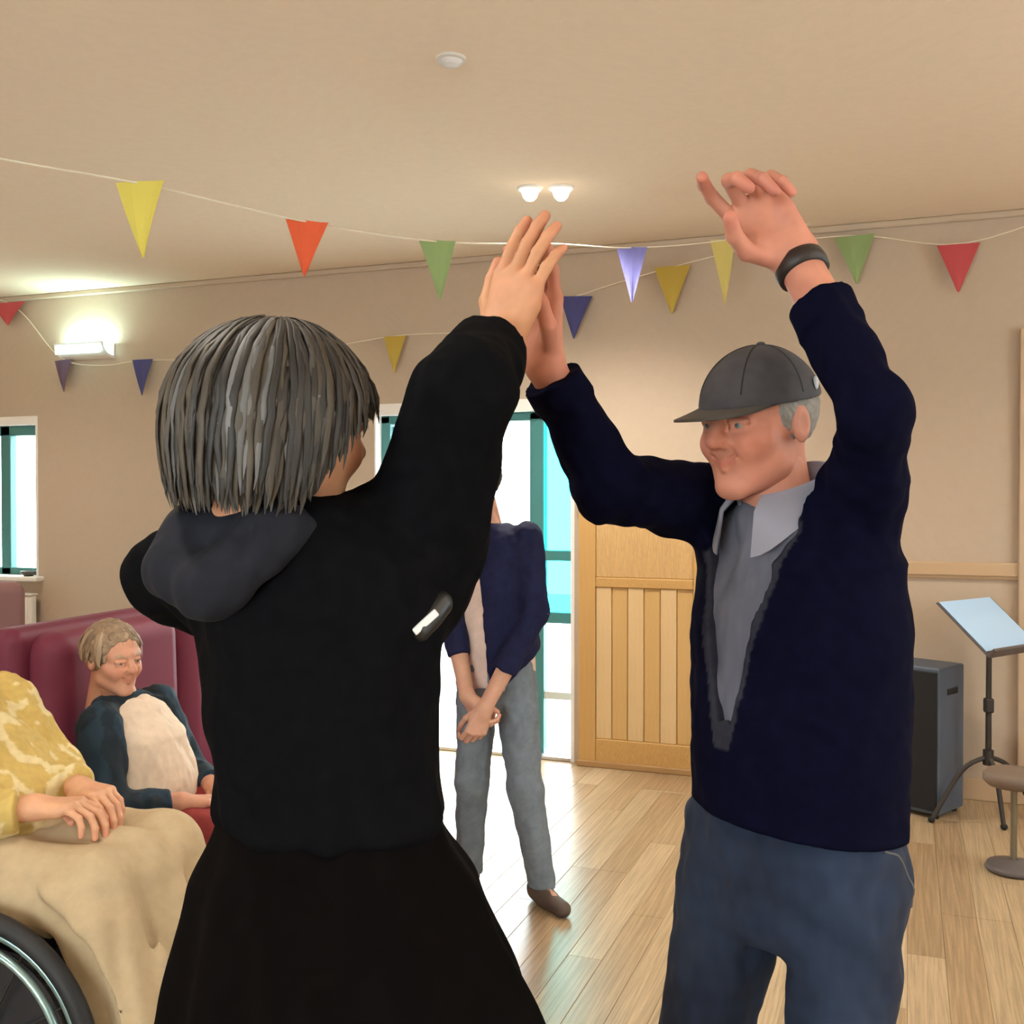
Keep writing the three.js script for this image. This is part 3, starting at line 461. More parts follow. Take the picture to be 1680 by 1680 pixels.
  wear(t, 'shirt', meshOf(shirt, [0.25, 1.0, -1.98], [0.70, 1.54, -1.52], 0.008, shirtC), vc(0.85));
  // turned-down collar: a band around the neck with two points in front
  {
    const P = [], I = [], n = 40, F = unit([f[0], 0, f[1]]), L = [F[2], 0, -F[0]], c = [0.447, 1.535, -1.740];
    for (let i = 0; i <= n; i++) { const a = 0.34 + (i / n) * (Math.PI * 2 - 0.68), pt = Math.exp(-((Math.min(i, n - i) / n) ** 2) / 0.012);
      for (let k = 0; k < 5; k++) { const rad = [0.068, 0.073, 0.078, 0.092, 0.104][k] + (k > 2 ? 0.012 * pt : 0), y = [-0.02, 0.012, 0.014, -0.012, -0.034 - 0.05 * pt][k] - 0.03 * Math.cos(a) + 0.012; const dir = add(L.map((v) => v * Math.sin(a)), F, Math.cos(a)); const q = add(c, dir, rad); P.push(q[0], c[1] + y, q[2]); } }
    for (let i = 0; i < n; i++) for (let k = 0; k < 4; k++) { const a = i * 5 + k; I.push(a, a + 1, a + 6, a, a + 6, a + 5); }
    const g = new THREE.BufferGeometry(); g.setAttribute('position', new THREE.Float32BufferAttribute(P, 3)); g.setIndex(I); g.computeVertexNormals();
    const p2 = g.attributes.position, nn = g.attributes.normal, back = g.clone(); for (let i = 0; i < p2.count; i++) back.attributes.position.setXYZ(i, p2.getX(i) - nn.getX(i) * 0.002, p2.getY(i) - nn.getY(i) * 0.002, p2.getZ(i) - nn.getZ(i) * 0.002);
    for (const q of [g, back]) q.setAttribute('uv', new THREE.Float32BufferAttribute(new Float32Array(p2.count * 2), 2));
    wear(t, 'collar', merged([g, back]), mat(lin(0.25, 0.245, 0.30), 0.85, { side: THREE.DoubleSide }));
  }
  // navy jumper, open at the front in a long V
  const F = unit([f[0], 0, f[1]]), Lx = [F[2], 0, -F[0]];
  let top = stack([[0.97, 0.478, -1.755, 0.188, 0.158], [1.02, 0.478, -1.755, 0.186, 0.162], [1.15, 0.478, -1.755, 0.19, 0.165], [1.3, 0.478, -1.755, 0.195, 0.16], [1.42, 0.476, -1.755, 0.19, 0.135], [1.50, 0.468, -1.752, 0.14, 0.10], [1.545, 0.456, -1.745, 0.10, 0.09]], f);
  const sleeve = (S, E, W, e, a, b, c) => { const end = mixp(E, W, e), d = unit(add(W, E, -1)); return join([rc(S, E, a, b), cut(rc(E, W, b, c), end, d), cut(cut(rc(E, W, b - 0.0015, c + 0.0015), end, d), add(end, d, -0.035), d.map((v) => -v))], 0.02); };
  const sR = sleeve(SR, ER, WR, 0.86, 0.072, 0.056, 0.042), sL = sleeve(SL, EL, WL, 0.66, 0.066, 0.0475, 0.043);
  const sleeves = (x, y, z) => Math.min(sR(x, y, z), sL(x, y, z));
  const ripple = (x, y, z) => { const arm = y > 1.42 ? 1 : 0.55; return arm * (0.008 * noise(x * 13, y * 13, z * 13) + 0.0045 * noise(x * 30 + y * 12, y * 30, z * 30)); };
  const J0 = (x, y, z) => smin(top(x, y, z), sleeves(x, y, z), 0.06);
  const jumper = (x, y, z) => {
    const d0 = top(x, y, z), ds = sleeves(x, y, z); if (Math.min(d0, ds) > 0.09) return Math.min(d0, ds) - 0.02;
    const fw = (x - 0.475) * F[0] + (z + 1.755) * F[2], lt = (x - 0.475) * Lx[0] + (z + 1.755) * Lx[2] + 0.004, h = y - 1.17;
    const half = h < 0 ? -0.02 + h * 0.3 : 0.014 + h * 0.235, vee = smax(Math.abs(lt) - half, 0.02 - fw, 0.01);
    const d = Math.min(smax(smin(d0, ds, 0.06), -vee, 0.006), ds) + ripple(x, y, z);
    return smax(d, 0.996 - y + (x - 0.478) * -0.10, 0.006);
  };
  const navy = (x, y, z) => { const n = 1 + 0.25 * noise(x * 45, y * 45, z * 45) + 0.15 * noise(x * 130, y * 130, z * 130), fw = (x - 0.475) * F[0] + (z + 1.755) * F[2], lt = Math.abs((x - 0.475) * Lx[0] + (z + 1.755) * Lx[2] + 0.004), half = 0.014 + (y - 1.17) * 0.235; return fw > 0.04 && fw < 0.2 && y > 1.13 && y < 1.53 && lt - half < 0.013 && sleeves(x, y, z) > 0.035 ? [0.030 * n, 0.030 * n, 0.042 * n] : [0.0032 * n, 0.0034 * n, 0.0135 * n]; };
  const jp = wear(t, 'jumper', meshOf(jumper, ...bounds([SR, ER, WR, SL, EL, mixp(EL, WL, 0.7), [0.26, 0.97, -1.98], [0.70, 1, -1.54]], 0.09), 0.0065, navy), vc(0.9, { specularIntensity: 0.07 }));
  // wristband
  { const d = unit(add(WL, EL, -1)), c = mixp(EL, WL, 0.93), g = lathe([[0.030, -0.013], [0.0395, -0.0135], [0.0415, 0], [0.0395, 0.0135], [0.030, 0.013]], 36).applyQuaternion(new THREE.Quaternion().setFromUnitVectors(V(0, 1, 0), V(...d))).translate(...c); wear(t, 'wristband', g, mat(lin(0.018, 0.012, 0.01), 0.5)); }
  // cap
  {
    const capC = (x, y, z) => { const n = 1 + 0.2 * noise(x * 60, y * 60, z * 60); return [0.045 * n, 0.042 * n, 0.048 * n]; };
    let crown = ell([0, 0.026, -0.008], [0.0885, 0.1, 0.112]);
    crown = cut(crown, [0, 0.032, 0], [0, -1, -0.10], 0.006);
    crown = sub(crown, ell([0, 0.02, -0.008], [0.084, 0.096, 0.1075]), 0.002);
    crown = sub(crown, (x, y, z) => Math.hypot(x / 1.1, y - 0.048) - 0.027 + (z > -0.07 ? 1 : 0), 0.004);     // gap above the strap at the back
    const cg = meshOf(crown, [-0.1, -0.02, -0.135], [0.1, 0.14, 0.11], 0.0035, capC).applyMatrix4(HM);
    const cap = wear(t, 'cap', cg, vc(0.85), null, 'dark faded baseball cap');
    const seams = []; for (let i = 0; i < 6; i++) { const a = i * Math.PI / 3 + 0.52, p = []; for (let k = 0; k <= 10; k++) { const th = 0.08 + k * 0.128; p.push(V(0.0888 * Math.sin(th) * Math.sin(a), 0.026 + 0.1004 * Math.cos(th), -0.008 + 0.1124 * Math.sin(th) * Math.cos(a))); } seams.push(tube(p, 0.0013, 5)); }
    wear(t, 'seam', merged(seams).applyMatrix4(HM), mat(lin(0.03, 0.028, 0.03), 0.9), cap);
    wear(t, 'top_button', new THREE.SphereGeometry(0.0075, 16, 10).scale(1, 0.6, 1).translate(0, 0.127, -0.012).applyMatrix4(HM), mat(lin(0.04, 0.038, 0.04), 0.85), cap);
    // brim: curved plate
    const P = [], I = [], nu = 22, nv = 9;
    for (const s of [0, 1]) for (let j = 0; j <= nv; j++) for (let i = 0; i <= nu; i++) { const u = (i / nu - 0.5) * 2, v = j / nv, a = u * 1.08, x0 = 0.0875 * Math.sin(a), z0 = -0.008 + 0.111 * Math.cos(a), ext = 0.072 * Math.pow(Math.max(0, 1 - u * u), 0.6), x = x0 * (1 - 0.06 * v), z = z0 + ext * v; P.push(x, 0.036 - 0.10 * z0 - (0.013 + 2.0 * x * x) * v * Math.pow(Math.max(0, 1 - u * u), 0.6) - (s ? 0.0035 : 0), z); }
    const N = (nu + 1) * (nv + 1); for (let j = 0; j < nv; j++) for (let i = 0; i < nu; i++) { const a = j * (nu + 1) + i, b = a + 1, c = a + nu + 1, d = c + 1; I.push(a, c, d, a, d, b, N + a, N + d, N + c, N + a, N + b, N + d); }
    for (let i = 0; i < nu; i++) { const a = nv * (nu + 1) + i; I.push(a, N + a, N + a + 1, a, N + a + 1, a + 1); }
    const g = new THREE.BufferGeometry(); g.setAttribute('position', new THREE.Float32BufferAttribute(P, 3)); g.setIndex(I); g.computeVertexNormals();
    wear(t, 'brim', g.applyMatrix4(HM), mat(lin(0.062, 0.052, 0.045), 0.85, { side: THREE.DoubleSide }), cap);
    wear(t, 'side_spot', new THREE.SphereGeometry(0.011, 16, 12).scale(0.35, 1, 1).rotateY(0.95).translate(0.0845 * Math.cos(0.4), 0.060, -0.008 - 0.107 * Math.sin(0.4)).applyMatrix4(HM), mat(lin(0.6, 0.62, 0.62), 0.6), cap, 'small pale spot');  // flattened pale dot on the side of the crown
    // short grey hair below the cap
    let hair = sub(cut(ell([0, 0.026, -0.014], [0.0805, 0.09, 0.103]), [0, 0.045, 0], [0, 1, 0.15]), ell([0, -0.03, 0.09], [0.12, 0.13, 0.075]), 0.01); hair = cut(hair, [0, -0.035, 0], [0, -1, 0], 0.012);
    wear(t, 'hair', meshOf(rough(hair, 0.002, 120), [-0.1, -0.06, -0.13], [0.1, 0.07, 0.06], 0.004, cloth([0.22, 0.2, 0.18], 0.4, 150)).applyMatrix4(HM), vc(0.8));
  }
  const shM = mat(lin(0.05, 0.035, 0.025), 0.6); wear(t, 'shoe', shoeGeo([ankR[0] + 0.02, 0, ankR[2]], toeR, 1.1), shM); wear(t, 'shoe', shoeGeo([ankL[0] + 0.02, 0, ankL[2]], toeL, 1.1), shM);
}

// ===== the dancer seen from behind =====
{
  const o = [-0.24, 0, -1.36], f = [0.55, -0.83], skin = [0.56, 0.27, 0.15];
  const t = person('person in a long black dress and hooded jacket dancing with back to the camera', o);
  const SR = [-0.1219, 1.457, -1.4], ER = [-0.05781, 1.659, -1.31], WR = [-0.01916, 1.747, -1.5], SL = [-0.3882, 1.458, -1.37], EL = [-0.4882, 1.415, -1.47], WL = [-0.30, 1.27, -1.62];
  const hipR = [-0.17, 0.93, -1.34], hipL = [-0.30, 0.93, -1.40], ankR = [-0.16, 0.09, -1.33], ankL = [-0.31, 0.09, -1.40], toeR = [-0.09, 0, -1.47], toeL = [-0.24, 0, -1.54];
  const headC = [-0.285, 1.622, -1.345], HM = frame(headC, [0.70, -0.08, -0.71], 0.02);
  const trunk = stack([[0.86, -0.24, -1.37, 0.14, 0.11], [1.15, -0.24, -1.37, 0.115, 0.095], [1.33, -0.245, -1.37, 0.135, 0.1], [1.47, -0.255, -1.365, 0.1, 0.06]], f);
  const body = join([trunk, rc(SR, ER, 0.045, 0.038), rc(ER, WR, 0.036, 0.025), rc(SL, EL, 0.043, 0.036), rc(EL, WL, 0.034, 0.025), rc([-0.26, 1.45, -1.36], add(headC, [0, -0.06, 0]), 0.055, 0.05), rc(hipR, [-0.16, 0.5, -1.36], 0.08, 0.05), rc([-0.16, 0.5, -1.36], ankR, 0.05, 0.032), rc(hipL, [-0.31, 0.5, -1.42], 0.08, 0.05), rc([-0.31, 0.5, -1.42], ankL, 0.05, 0.032), rc(add(ankR, [0, -0.03, 0]), add(toeR, [0, 0.03, 0]), 0.028, 0.022), rc(add(ankL, [0, -0.03, 0]), add(toeL, [0, 0.03, 0]), 0.028, 0.022)], 0.03);
  const hr = handGeo({ w: WR, u: [0.30, 0.90, -0.05], n: [0.55, -0.1, -0.8], left: false, elbow: mixp(ER, WR, 0.35), curl: [[0.1, 0.12, 0.15], [0.12, 0.15, 0.15], [0.1, 0.2, 0.2], [0.15, 0.25, 0.2]], spread: [0.02, 0.0, -0.03, -0.06], thumb: [[0.8, 0.55, 0.1], [1, 0.2, 0.1], [1, 0.1, 0.1]], s: 1.08, skin, armR: 0.034, wristR: 0.027 });
  const hl = handGeo({ w: WL, u: [0.75, -0.2, -0.5], n: [0, -0.3, 1], left: true, elbow: mixp(EL, WL, 0.35), curl: [[0.4, 0.5, 0.3], [0.4, 0.5, 0.3], [0.5, 0.5, 0.3], [0.5, 0.5, 0.3]], s: 0.92, skin, armR: 0.033 });
  wear(t, 'body', merged([meshOf(body, ...bounds([SR, ER, WR, SL, EL, WL, ankR, ankL, toeR, toeL, headC], 0.12), 0.011, SKIN(skin)), headGeo(HM, skin, { neck: 0.056 }), hr, hl]), skinM);
  // hair: a full bob, brown going grey
  const tone = (az, r) => { const warm = [0.062, 0.050, 0.037], dark = [0.028, 0.025, 0.023], silver = [0.125, 0.12, 0.117], mid = [0.060, 0.054, 0.049]; const q = r < 0.3 ? dark : r < 0.6 ? warm : r < 0.88 ? mid : silver; const k = 0.85 + 0.3 * rnd(); return q.map((v) => v * k); };
  let cap = join([ell([0, 0.02, -0.022], [0.112, 0.106, 0.122]), ell([0, -0.06, -0.04], [0.098, 0.075, 0.098])], 0.04);
  cap = sub(cap, ell([-0.01, -0.08, 0.12], [0.15, 0.135, 0.135]), 0.02); cap = cut(cap, [0, -0.10, 0], [0, -1, 0], 0.02);
  const hg = meshOf(rough(cap, 0.004, 30), [-0.14, -0.16, -0.17], [0.14, 0.15, 0.13], 0.006, (x, y, z) => { const n = 0.85 + 0.4 * noise(Math.atan2(x, z) * 9, y * 3, 0); return [0.036 * n, 0.031 * n, 0.026 * n]; }).applyMatrix4(HM);
  const hair = wear(t, 'hair', hg, vc(0.7), null, 'grey and brown bobbed hair');
  for (const [n, w, len, r, fl] of [[620, 0.0125, 2.62, [0.115, 0.114, 0.128], 0.08], [560, 0.009, 2.56, [0.120, 0.119, 0.133], 0.07]])
    wear(t, 'lock', locks(HM, { n, crown: [0, 0.015, -0.024], r, len, open: 1.08, openR: 1.85, mid: 1.62, fringe: 1.45, width: w, colours: tone, flare: fl, drop: 0.01, tuck: 0.16, jitter: 0.004 }), vc(0.55, { specularIntensity: 0.7 }), hair).userData.kind = 'stuff';
  // hooded jacket and dress
  const black = cloth([0.0042, 0.0042, 0.0052], 0.3, 60), slate = cloth([0.011, 0.012, 0.019], 0.25, 60);
  const fold = (a, y) => (y < 1.15 ? (1.15 - y) * (0.045 * Math.sin(a * 9 + 1) + 0.03 * Math.sin(a * 5 + y * 3)) : 0);
  const dress = stack([[0.36, -0.17, -1.37, 0.40, 0.34], [0.62, -0.19, -1.37, 0.325, 0.27], [0.862, -0.207, -1.37, 0.252, 0.215], [1.017, -0.226, -1.37, 0.2, 0.175], [1.10, -0.236, -1.37, 0.158, 0.135], [1.13, -0.238, -1.37, 0.145, 0.12], [1.26, -0.25, -1.37, 0.13, 0.105]], f, fold);
  const hollow = sub(dress, stack([[0.3, -0.17, -1.37, 0.40, 0.34], [0.55, -0.19, -1.37, 0.31, 0.255], [0.80, -0.207, -1.37, 0.21, 0.18], [0.95, -0.226, -1.37, 0.13, 0.11]], f, fold), 0.01);
  wear(t, 'dress', meshOf(hollow, [-0.62, 0.34, -1.85], [0.30, 1.28, -0.92], 0.009, cloth([0.0032, 0.0024, 0.0024], 0.3, 50)), vc(0.9, { specularIntensity: 0.07 }));
  let jac = stack([[1.10, -0.238, -1.37, 0.166, 0.142], [1.165, -0.243, -1.37, 0.158, 0.136], [1.24, -0.25, -1.37, 0.162, 0.138], [1.31, -0.253, -1.37, 0.166, 0.142], [1.39, -0.253, -1.37, 0.178, 0.142], [1.45, -0.258, -1.365, 0.165, 0.115], [1.51, -0.27, -1.36, 0.105, 0.085], [1.535, -0.275, -1.358, 0.08, 0.072]], f);
  const arm = (S, E, W, r0, r1, r2, e) => { const end = mixp(E, W, e), d = unit(add(W, E, -1)); return join([rc(S, E, r0, r1), cut(rc(E, W, r1, r2), end, d)], 0.02); };
  const aR = arm(SR, ER, WR, 0.086, 0.062, 0.05, 0.72), aL = arm(SL, EL, WL, 0.07, 0.053, 0.042, 0.9);
  jac = join([jac, aR, aL, rc([-0.1443, 1.39, -1.42], [-0.2276, 1.412, -1.4], 0.065, 0.07)], 0.05);
  jac = rough(jac, 0.010, 12, 0.005, 28);
  const jk = wear(t, 'hooded_jacket', meshOf(jac, ...bounds([SR, ER, WR, SL, EL, WL, [-0.43, 1.1, -1.52], [-0.06, 1.5, -1.22]], 0.1), 0.008, black), vc(0.9, { specularIntensity: 0.07 }), null, 'black hooded jacket');
  // hood lying on the back, rolled around the neck
  let hood = join([rc([-0.4031, 1.48, -1.33], [-0.4136, 1.443, -1.3], 0.030, 0.036), rc([-0.4136, 1.443, -1.3], [-0.3593, 1.421, -1.25], 0.036, 0.034), rc([-0.3593, 1.421, -1.25], [-0.3036, 1.465, -1.245], 0.034, 0.032), rc([-0.4031, 1.484, -1.33], [-0.2817, 1.488, -1.26], 0.034, 0.034), rc([-0.2817, 1.488, -1.26], [-0.2113, 1.472, -1.3], 0.03, 0.02)], 0.03);
  hood = rough(sub(hood, rc([-0.316, 1.49, -1.215], [-0.3164, 1.43, -1.19], 0.012, 0.010), 0.02), 0.007, 16, 0.004, 36);
  wear(t, 'hood', meshOf(hood, ...bounds([[-0.3888, 1.444, -1.24], [-0.2065, 1.482, -1.27], [-0.2857, 1.412, -1.2], [-0.4001, 1.489, -1.32]], 0.09), 0.007, slate), vc(0.9, { specularIntensity: 0.5 }), jk);
  // small black bulge with a white stripe at the side
  const zOn = (g, x, y) => { let z = -1.0; for (let k = 0; k < 200 && g(x, y, z) > 0.0005; k++) z -= Math.max(0.0005, g(x, y, z) * 0.6); return z; };
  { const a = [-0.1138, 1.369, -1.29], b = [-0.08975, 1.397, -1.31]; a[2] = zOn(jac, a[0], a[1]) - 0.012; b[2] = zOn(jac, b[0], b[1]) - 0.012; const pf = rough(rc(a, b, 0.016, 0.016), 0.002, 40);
    wear(t, 'side_bulge', meshOf(pf, ...bounds([a, b], 0.05), 0.004, cloth([0.008, 0.008, 0.008], 0.2, 60)), vc(0.4));
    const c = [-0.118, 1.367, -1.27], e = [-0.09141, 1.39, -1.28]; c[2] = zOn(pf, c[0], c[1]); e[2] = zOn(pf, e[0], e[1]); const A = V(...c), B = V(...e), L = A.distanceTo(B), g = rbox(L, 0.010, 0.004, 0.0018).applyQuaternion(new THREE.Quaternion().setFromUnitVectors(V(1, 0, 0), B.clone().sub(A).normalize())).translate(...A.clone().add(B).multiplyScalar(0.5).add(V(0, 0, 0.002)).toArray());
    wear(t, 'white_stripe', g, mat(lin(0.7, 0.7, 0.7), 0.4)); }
  const shM = mat(lin(0.01, 0.01, 0.01), 0.5); wear(t, 'shoe', shoeGeo([ankR[0], 0, ankR[2] + 0.02], toeR), shM); wear(t, 'shoe', shoeGeo([ankL[0], 0, ankL[2] + 0.02], toeL), shM);
}

// ===== the person standing by the garden door =====
{
  const o = [-0.05, 0, -4.03], f = [-0.62, 0.78], skin = [0.55, 0.30, 0.21];
  const t = person('person in a navy jacket and grey jeans standing in front of the garden door', o);
  const headC = [-0.148, 1.585, -4.05], HM = frame(headC, [-0.8, -0.1, 0.6]);
  const SR = [-0.19, 1.375, -4.10], ER = [-0.235, 1.10, -4.00], WR = [-0.165, 0.80, -3.85], SL = [0.055, 1.375, -3.95], EL = [0.085, 1.10, -3.88], WL = [-0.10, 0.76, -3.80];
  const hipR = [-0.13, 0.80, -4.06], kR = [-0.155, 0.43, -4.02], aR = [-0.165, 0.09, -4.08], hipL = [0.015, 0.80, -3.98], kL = [0.05, 0.43, -3.92], aL = [0.115, 0.09, -3.93], toeR = [-0.27, 0, -4.0], toeL = [0.185, 0, -3.80];
  const body = join([stack([[0.76, -0.055, -4.03, 0.13, 0.1], [1.05, -0.06, -4.03, 0.12, 0.1], [1.25, -0.065, -4.03, 0.14, 0.1], [1.40, -0.07, -4.03, 0.11, 0.06]], f), rc(SR, ER, 0.042, 0.035), rc(ER, WR, 0.034, 0.025), rc(SL, EL, 0.042, 0.035), rc(EL, WL, 0.034, 0.025), rc([-0.085, 1.38, -4.04], add(headC, [0.015, -0.06, -0.01]), 0.052, 0.046), rc(hipR, kR, 0.065, 0.045), rc(kR, aR, 0.045, 0.032), rc(hipL, kL, 0.065, 0.045), rc(kL, aL, 0.045, 0.032), rc(add(aR, [0, -0.04, 0]), add(toeR, [0, 0.03, 0]), 0.028, 0.022), rc(add(aL, [0, -0.04, 0]), add(toeL, [0, 0.03, 0]), 0.028, 0.022)], 0.03);
  const C4 = [[0.6, 0.9, 0.6], [0.65, 0.95, 0.6], [0.7, 1.0, 0.6], [0.75, 1.0, 0.6]], TH = [[0.75, 0.35, 0.45], [0.85, 0.0, 0.55], [0.8, -0.15, 0.6]], SP = [0.04, 0.01, -0.02, -0.05];
  wear(t, 'body', merged([meshOf(body, ...bounds([SR, ER, WR, SL, EL, WL, aR, aL, toeR, toeL, headC], 0.12), 0.012, SKIN(skin)), headGeo(HM, skin, { cell: 0.005 }), handGeo({ w: WR, u: [0.45, -0.85, 0.25], n: [0.7, 0.3, -0.5], left: false, elbow: mixp(ER, WR, 0.4), curl: C4, thumb: TH, spread: SP, skin }), handGeo({ w: WL, u: [-0.35, -0.9, 0.1], n: [-0.3, 0.1, -0.9], left: true, elbow: mixp(EL, WL, 0.4), curl: C4, thumb: TH, spread: SP, skin })]), skinM);
  wear(t, 'hair', meshOf(rough(cut(sub(ell([0, 0.03, -0.018], [0.086, 0.1, 0.104]), ell([0, -0.04, 0.1], [0.1, 0.12, 0.085]), 0.01), [0, -0.05, 0], [0, -1, 0], 0.01), 0.004, 60), [-0.1, -0.08, -0.14], [0.1, 0.15, 0.1], 0.006, cloth([0.03, 0.025, 0.02], 0.3, 80)).applyMatrix4(HM), vc(0.7));
  let jeans = join([stack([[0.73, -0.055, -4.02, 0.145, 0.115], [0.84, -0.055, -4.02, 0.155, 0.125], [0.98, -0.06, -4.03, 0.145, 0.12]], f), rc(hipR, kR, 0.082, 0.064), rc(kR, add(aR, [0, -0.02, 0]), 0.064, 0.05), rc(hipL, kL, 0.082, 0.064), rc(kL, add(aL, [0, -0.02, 0]), 0.064, 0.05)], 0.03);
  wear(t, 'jeans', meshOf(cut(rough(jeans, 0.007, 16, 0.004, 40), [0, 0.06, 0], [0, -1, 0]), ...bounds([hipR, hipL, aR, aL, [-0.06, 0.95, -4.03]], 0.17), 0.010, cloth([0.155, 0.185, 0.22], 0.2, 30)), vc(0.9));
  let shirt = stack([[0.80, -0.055, -4.03, 0.158, 0.132], [1.0, -0.06, -4.03, 0.152, 0.132], [1.25, -0.065, -4.03, 0.158, 0.12], [1.38, -0.07, -4.03, 0.125, 0.085], [1.42, -0.075, -4.03, 0.07, 0.065]], f);
  wear(t, 'shirt', meshOf(rough(shirt, 0.006, 20), [-0.26, 0.78, -4.22], [0.14, 1.44, -3.84], 0.009, cloth([0.66, 0.50, 0.44], 0.1, 30)), vc(0.85));
  const F = unit([f[0], 0, f[1]]), Lx = [F[2], 0, -F[0]];
  const sl = (S, E, W, e) => { const end = mixp(E, W, e), d = unit(add(W, E, -1)); return join([rc(S, E, 0.062, 0.05), cut(rc(E, W, 0.05, 0.042), end, d)], 0.02); };
  const torso = stack([[0.70, -0.05, -4.03, 0.178, 0.15], [0.95, -0.055, -4.03, 0.17, 0.148], [1.2, -0.063, -4.03, 0.172, 0.138], [1.36, -0.068, -4.03, 0.16, 0.105], [1.43, -0.075, -4.03, 0.085, 0.075]], f), s1 = sl(SR, ER, WR, 0.55), s2 = sl(SL, EL, WL, 0.62);
  const open = (x, y, z) => { const fw = (x + 0.06) * F[0] + (z + 4.03) * F[2], lt = (x + 0.06) * Lx[0] + (z + 4.03) * Lx[2]; return smax(Math.abs(lt + 0.03) - 0.045 - Math.max(0, 1.25 - y) * 0.14, 0.03 - fw, 0.01); };
  const jacket = (x, y, z) => smin(smax(smax(torso(x, y, z), -open(x, y, z), 0.01), 0.80 - y + (x + 0.06) * 0.9, 0.01), Math.min(s1(x, y, z), s2(x, y, z)), 0.04);
  wear(t, 'jacket', meshOf(rough(jacket, 0.007, 16, 0.003, 40), ...bounds([SR, ER, WR, SL, EL, WL, [-0.23, 0.72, -4.2], [0.15, 1.45, -3.88]], 0.09), 0.009, cloth([0.006, 0.008, 0.042], 0.3, 40)), vc(0.8, { specularIntensity: 0.5 }));
  const shM = mat(lin(0.09, 0.06, 0.045), 0.7); wear(t, 'shoe', shoeGeo([aR[0], 0, aR[2] - 0.03], toeR), shM); wear(t, 'shoe', shoeGeo([aL[0] - 0.02, 0, aL[2] - 0.03], toeL), shM);
}

// ===== sofa and seated woman =====
const SEAT = THREE.MathUtils.degToRad(73);
const leather = (k) => mat(lin(...k), 0.55, { specularIntensity: 0.6 });
{
  const c = toRoom(-0.97, 0, -3.72), t = thing('sofa', 'maroon high-backed two-seat sofa behind the person in the cream top', 'sofa', c, YAW + SEAT);
  const m = leather([0.16, 0.026, 0.052]), m2 = leather([0.185, 0.030, 0.060]);      // local: x along the seat, z to the front
  obj('base', rbox(1.40, 0.22, 0.66, 0.03, 0, 0.20, -0.02), m, t);
  for (const s of [-1, 1]) { obj('seat_cushion', rbox(0.63, 0.15, 0.56, 0.055, s * 0.32, 0.385, 0.06, 4), m2, t); obj('back_cushion', rbox(0.64, 0.66, 0.17, 0.075, s * 0.325, 0.79, -0.275, 5).applyMatrix4(new THREE.Matrix4().makeRotationX(-0.03)), m2, t); }
  obj('back', rbox(1.42, 0.98, 0.12, 0.05, 0, 0.64, -0.39, 4), m, t);
  for (const s of [-1, 1]) obj('armrest', rbox(0.12, 0.5, 0.68, 0.05, s * 0.71, 0.33, -0.02, 4), m, t);
  for (const x of [-0.64, 0.64]) for (const z of [-0.36, 0.26]) obj('leg', bar([x, 0, z], [x, 0.1, z], 0.02, 0.026), mat(lin(0.06, 0.035, 0.02), 0.5), t);
}
